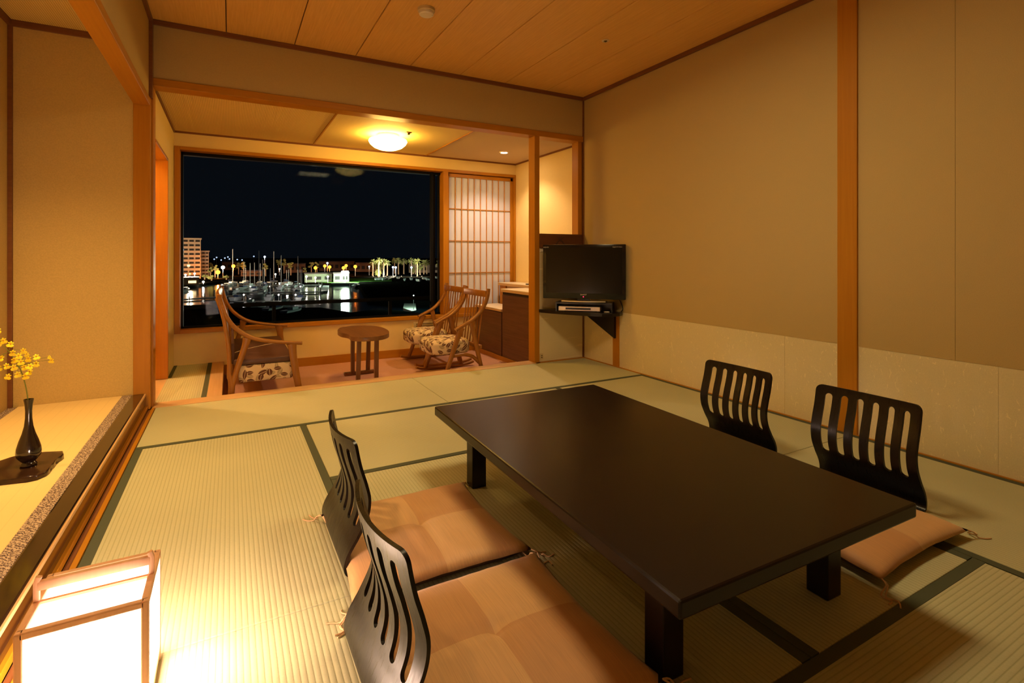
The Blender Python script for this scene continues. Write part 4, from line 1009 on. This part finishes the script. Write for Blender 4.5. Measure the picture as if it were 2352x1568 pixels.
lamp(512, 614, 638, WH, 25, 'tall white street lamp beside the brightest orange lamp', .85, pw=4000)
lamp(536, 611, 634, OR, 25, 'orange street lamp in front of the orange lit hall', .9, pw=9000)
for u, v, vb in ((724.5, 615, 633), (746, 610.6, 630), (757, 613, 632), (789, 615, 634), (795, 610, 630), (816, 612, 634)): lamp(u, v, vb, OR, 25, k_or, .85, 'orange road lamps', pw=3500)
for u, v, vb in ((467, 647, 652), (704, 635, 649.6), (753, 635, 649.6), (642, 617.5, 632), (632.7, 629.5, 638), (426, 631, 645), (447, 628, 645), (724.5, 637.5, 649.6), (848, 612, 632)): lamp(u, v, vb, WH, 14, k_wh, .42, 'white lamps by the water', pw=900)
for u, v, vb in ((608, 589.6, 632), (752, 604, 630), (902.7, 613.6, 634), (909, 614, 634), (945, 614, 633)): lamp(u, v, vb, BL, 18, k_bl, .55, 'bluish lamps', pw=1500)
for u, v in ((492, 595), (497.5, 591), (508, 597), (516.5, 592.5), (523.5, 590), (527, 594.6), (583, 588.6), (478, 600), (545, 596), (556, 597)): lamp(u, v, 608, BL, 6, 'tiny far light on the town behind the masts', .8, 'far town lights')
fl = thing('floodlight_mast', gp(793, 649.4, ZLAND), 'dazzling white floodlight mast over the boathouse', 'lamp')
pf = fl.location; zf = height(pf, 625)
MB().tube([pf, (pf.x, pf.y, zf)], .15, 8).build('pole', M_['mast'], fl)
for dx in (-1.0, -.1, .8): MB().sphere(Vector((pf.x, pf.y, zf)) + RV * dx, .62, 2).build('lamp_head', emis('flood_glow', (.85, 1, .9), 120, False), fl)
light('flood_light', 'POINT', (pf.x, pf.y - 1.5, zf), 6000, (.66, 1, .72), fl, shadow_soft_size=1.0)
# light that washes the apartment block
ap = gp(436, 652, ZLAND); al = thing('facade_lamp', ap, 'low lamp washing the tall apartment block', 'lamp', 'lamps round the harbour')
MB().tube([ap, ap + Vector((0, 0, 4))], .1, 6).build('pole', M_['mast'], al); MB().sphere(ap + Vector((0, 0, 4)), .3, 2).build('lamp_head', emis('facade_glow', OR, 8, False), al)
light('facade_light', 'POINT', ap + Vector((0, 0, 5)), 22000, (1, .62, .34), al, shadow_soft_size=.5)
# palms
ORD = 'first second third fourth fifth sixth seventh eighth ninth tenth eleventh twelfth thirteenth fourteenth fifteenth sixteenth seventeenth eighteenth nineteenth twentieth'.split()
def palm(u, vc, vb, k):
    p = gp(u, vb, ZLAND); z = height(p, vc); rnd = random.Random(k)
    t = thing('palm_tree', p, ORD[k] + ' floodlit palm from the left in the row across the harbour', 'palm tree', 'floodlit palms')
    top = Vector((p.x, p.y, z)); s = dist(p) / 300
    MB().tube([p, (p + top) / 2 + RV * rnd.uniform(-.2, .2), top], [.42, .33, .38], 8, 3).build('trunk', M_['trunk'], t, smooth=60)
    mb = MB()
    for i in range(34):
        a = rnd.uniform(0, 6.283); e = rnd.uniform(-1.0, 1.25); ln = 2.5 * rnd.uniform(.8, 1.1) * s
        d = Vector((math.cos(a) * math.cos(e), math.sin(a) * math.cos(e), math.sin(e))); sd = Vector((-math.sin(a), math.cos(a), 0)) * .42 * s
        a0, a1, a2 = top, top + d * ln * .6, top + d * ln + Vector((0, 0, -.5 * s))
        v0, v1, v2, v3 = (mb.bm.verts.new(q) for q in (a0, a1 + sd, a2, a1 - sd)); mb.bm.faces.new((v0, v1, v2, v3))
    mb.build('crown', M_['frond'], t)
Z7 = lambda u, v: (830 + u * .12758, 540 + v * .12758)
for k, (u, vc, vb) in enumerate(sorted(((205, 485, 735), (265, 515, 680), (315, 455, 745), (355, 560, 700), (400, 465, 753), (465, 495, 728), (600, 455, 690), (670, 450, 704), (765, 465, 700), (903, 460, 715), (975, 485, 705), (1010, 465, 735), (1060, 570, 715), (1125, 495, 705), (1180, 490, 700), (1395, 505, 710), (300, 670, 740), (935, 620, 700)))):
    a = Z7(u, vc); b = Z7(u, vb); palm(a[0], a[1], b[1], k)
for u in (215, 330, 440, 610, 720, 900, 1000, 1090, 1390):
    q = gp(Z7(u, 0)[0], Z7(0, 752)[1], ZLAND); g = thing('palm_uplight', q, 'low floodlight at the foot of the palms', 'lamp', 'palm uplights')
    MB().sphere(q + Vector((0, 0, .3)), .25, 2).build('lamp_head', M_['dark'], g); light('uplight', 'POINT', q + Vector((0, 0, 1.6)), 1900, (1, .84, .56), g, shadow_soft_size=.3)
# pontoons and piles
OCC = []
def pontoon(u0, v0, u1, v1, w_, label):
    a, b = gp(u0, v0, ZW + .35), gp(u1, v1, ZW + .35)
    for q in range(41): OCC.append((a + (b - a) * q / 40, w_ * .7))
    o = MB().bar(a, b, w_, .35, RV if abs((b - a).normalized().dot(RV)) < .8 else FV).build('pontoon', M_['conc'], loc=(a + b) / 2); tag(o, label, 'pontoon')
pontoon(545, 673, 742, 670, 2.0, 'long pale pontoon across the marina, middle one')
pontoon(744, 669, 749, 656.5, 2.2, 'pontoon running away from the viewer at the marina edge')
pontoon(540, 694, 700, 692, 2.0, 'nearest pontoon of the marina')
pontoon(560, 656, 738, 655, 1.8, 'farthest pontoon of the marina')
pontoon(418, 688, 540, 680, 1.8, 'pontoon at the left edge of the marina')
# marina lamps low on the pontoons light the hulls
for u, v in ((575, 668), (620, 668), (660, 664), (690, 668), (640, 690), (560, 690), (735, 668), (679, 690)):
    q = gp(u, v, ZW + .4); OCC.append((q, .5)); g = thing('pontoon_lamp', q, 'short lamp post on the marina pontoons', 'lamp', 'pontoon lamps')
    MB().tube([q, q + Vector((0, 0, 1.4))], .08, 6).build('post', M_['mast'], g); MB().sphere(q + Vector((0, 0, 1.5)), .22, 2).build('lamp_head', emis('pontoon_glow', (1, .85, .75), 2, False), g)
    light('pontoon_light', 'POINT', q + Vector((0, 0, 1.6)), 160, (1, .88, .80), g, shadow_soft_size=.25)
for u, vt, vb in ((739, 647, 660), (736, 660, 674.5), (732, 648, 662), (726, 656, 668), (651, 654, 662), (627, 648, 656), (470, 674, 685), (435, 680, 692), (492, 666, 678), (547, 650, 658), (535, 652, 662), (679, 660, 670), (804, 650, 668)):
    p = gp(u, vb, ZW); OCC.append((p, .5)); o = MB().tube([p + Vector((0, 0, .0)), (p.x, p.y, height(p, vt))], .16, 8).build('mooring_pile', M_['conc'], loc=p, smooth=40); tag(o, 'pale mooring pile standing in the marina water', 'pile', 'mooring piles')
# boats
def boat(u, vb, vm, ln, k, cover=False, ang=None, land=False):
    rnd = random.Random(100 + k); z0 = ZLAND if land else ZW
    p0 = gp(u, vb, z0)
    for q in [x_ * .6 * sg for x_ in range(0, 60) for sg in (1, -1)]:
        k_ = 1 + q * 3 / dist(p0); p = Vector((p0.x * k_, p0.y * k_, z0))
        if (land or 100 < dist(p) < 226) and all((p - c).length > r_ + ln * .5 for c, r_ in OCC): break
    OCC.append((p, ln * .5))
    lab = 'small dinghy parked on the dark slipway' if land else ('white moored yacht carrying the ' + MASTS[u] + ' mast from the left' if vm else 'low mastless white boat moored in the marina')
    t = thing('sail_boat' if vm else 'small_boat', p, lab, 'boat', 'dinghies ashore' if land else ('moored yachts' if vm else 'mastless boats'))
    a = rnd.uniform(-.2, .2) + (1.2 if ang is None else ang); d = Vector((math.cos(a), math.sin(a), 0)); s = Vector((-d.y, d.x, 0)); b = ln * .15
    mb = MB(); rows = []
    for q, wq, zk in ((-.5, .75, .1), (-.25, 1, 0), (.1, 1, 0), (.35, .6, .1), (.5, .03, .35)):
        c = p + d * ln * q; rows.append([mb.bm.verts.new(c - s * b * wq + Vector((0, 0, 1.0 + zk * .6))), mb.bm.verts.new(c - s * b * wq * .5 + Vector((0, 0, .02 + zk))), mb.bm.verts.new(c + s * b * wq * .5 + Vector((0, 0, .02 + zk))), mb.bm.verts.new(c + s * b * wq + Vector((0, 0, 1.0 + zk * .6)))])
    for r0, r1 in zip(rows, rows[1:]):
        for j in range(3): mb.bm.faces.new((r0[j], r0[j + 1], r1[j + 1], r1[j]))
        mb.bm.faces.new((r0[3], r0[0], r1[0], r1[3]))
    mb.bm.faces.new(rows[0]); mb.bm.faces.new(list(reversed(rows[-1])))
    mb.build('hull', M_['hull'], t)
    if not land:
        MB().obox(p + d * ln * .02 + Vector((0, 0, 1.25)), (ln * .34, b * 1.1, .6), Matrix.Rotation(a, 3, 'Z'), .1).build('cabin', M_['hullb'] if cover else M_['hull'], t)
    if vm is not None:
        zt = height(p, vm); m0 = p + d * ln * .08
        MB().tube([m0 + Vector((0, 0, .8)), (m0.x, m0.y, zt)], .085, 6).build('mast', M_['mast'], t)
        MB().tube([m0 + Vector((0, 0, 2.2)), m0 - d * ln * .4 + Vector((0, 0, 2.2))], .14, 6).build('boom', M_['hullb'], t)
bl = [(558, 665, 601), (563, 652, 615), (572.5, 660, 604), (584, 664, 603), (597, 654, 605), (602.5, 658, 596), (606, 644, 615), (532.6, 646, 572), (592, 645, 575), (627.5, 648, 577), (620, 651, 616), (645, 667, 586), (657, 648, 620), (661, 650, 619), (682, 657, 619), (684, 645, 588), (685, 660, 620), (688, 657, 619), (692, 648, 619),
      (575, 672, None), (598, 668, None), (630, 664, None), (655, 672, None), (672, 684, None), (692, 668, None), (520, 661, None), (540, 668, None), (640, 684, None), (425, 670, None), (612, 676, None), (545, 680, None), (818, 660, None)]
MASTS = {u: ORD[i] for i, u in enumerate(sorted(b[0] for b in bl if b[2]))}
for k, (u, vb, vm) in enumerate(bl): boat(u, vb, vm, 8.5 if vm else 7.5, k, k % 3 == 0)
for k, (u, vb) in enumerate(((872, 643), (879, 641), (886, 643), (893, 640), (900, 638), (915, 640), (930, 645), (944, 643), (960, 646), (975, 642), (985, 645), (1008, 640))): boat(u, vb, None, 4.5, 50 + k, False, rndang := .2 * k, True)
qe = MB().bar(gp(762, 650.5, ZLAND + .2), gp(823, 650.5, ZLAND + .2), 1.5, .5, FV).build('quay_edge', M_['conc'], loc=gp(793, 650.5, ZLAND)); tag(qe, 'bright concrete quay edge in front of the boathouse', 'quay')
# pale slipway lit by its own lamp
sp_ = [gp(u, v, ZW + .3) for u, v in ((929, 694), (954, 693), (956, 712), (946, 714), (926, 707))]
mb = MB(); tp = [mb.bm.verts.new(p) for p in sp_]; bt = [mb.bm.verts.new(p - Vector((0, 0, .5))) for p in sp_]
mb.bm.faces.new(tp); mb.bm.faces.new(list(reversed(bt)))
for k in range(5): mb.bm.faces.new((tp[k], tp[(k + 1) % 5], bt[(k + 1) % 5], bt[k]))
o = mb.build('slipway', M_['conc'], loc=sp_[0]); tag(o, 'pale green lit concrete slipway at the lower right of the window', 'slipway')
q = gp(950, 711, ZW + .3); g = thing('slipway_lamp', q, 'lamp post at the foot of the pale slipway', 'lamp'); MB().tube([q, q + Vector((0, 0, 3))], .06, 6).build('post', M_['mast'], g)
MB().sphere(q + Vector((0, 0, 3.1)), .12, 2).build('lamp_head', emis('slip_glow', GN, 6, False), g); light('slipway_light', 'POINT', q + Vector((0, 0, 3.5)), 900, (.62, 1, .74), g, shadow_soft_size=.2)
# trees in the dark behind the harbour road
def tree(u, vt, vb, wd, k, green=False):
    p = gp(u, vb, ZLAND); rnd = random.Random(k); zt = height(p, vt); hh = zt - ZLAND; w2_ = wd / FPX * dist(p) / 2
    t = thing('dark_tree', p, 'dark leafy tree behind the harbour road', 'tree', 'dark trees across the water')
    MB().tube([p, p + Vector((0, 0, hh * .5))], .3, 6).build('trunk', M_['trunk'], t)
    mb = MB()
    for i in range(9):
        c = p + RV * rnd.uniform(-.6, .6) * w2_ + FV * rnd.uniform(-1, 1) + Vector((0, 0, hh * rnd.uniform(.45, .85))); mb.sphere(c, w2_ * rnd.uniform(.35, .55), 1, (1, 1, .8))
    mb.build('crown', M_['frond'], t)
for k, (u, vt, vb, wd) in enumerate(((485, 600, 629, 13), (494, 603, 637, 14), (483, 609, 641, 11), (548, 600, 630, 14), (560, 598, 632, 16), (640, 592, 626, 16), (652, 590, 628, 14), (668, 598, 632, 14), (610, 600, 634, 14), (702, 612, 636, 8), (715, 596, 628, 14), (728, 598, 628, 12), (870, 606, 632, 10), (470, 630, 642, 12), (486, 632, 644, 16), (520, 630, 642, 14))): tree(u, vt, vb, wd, k + 300)
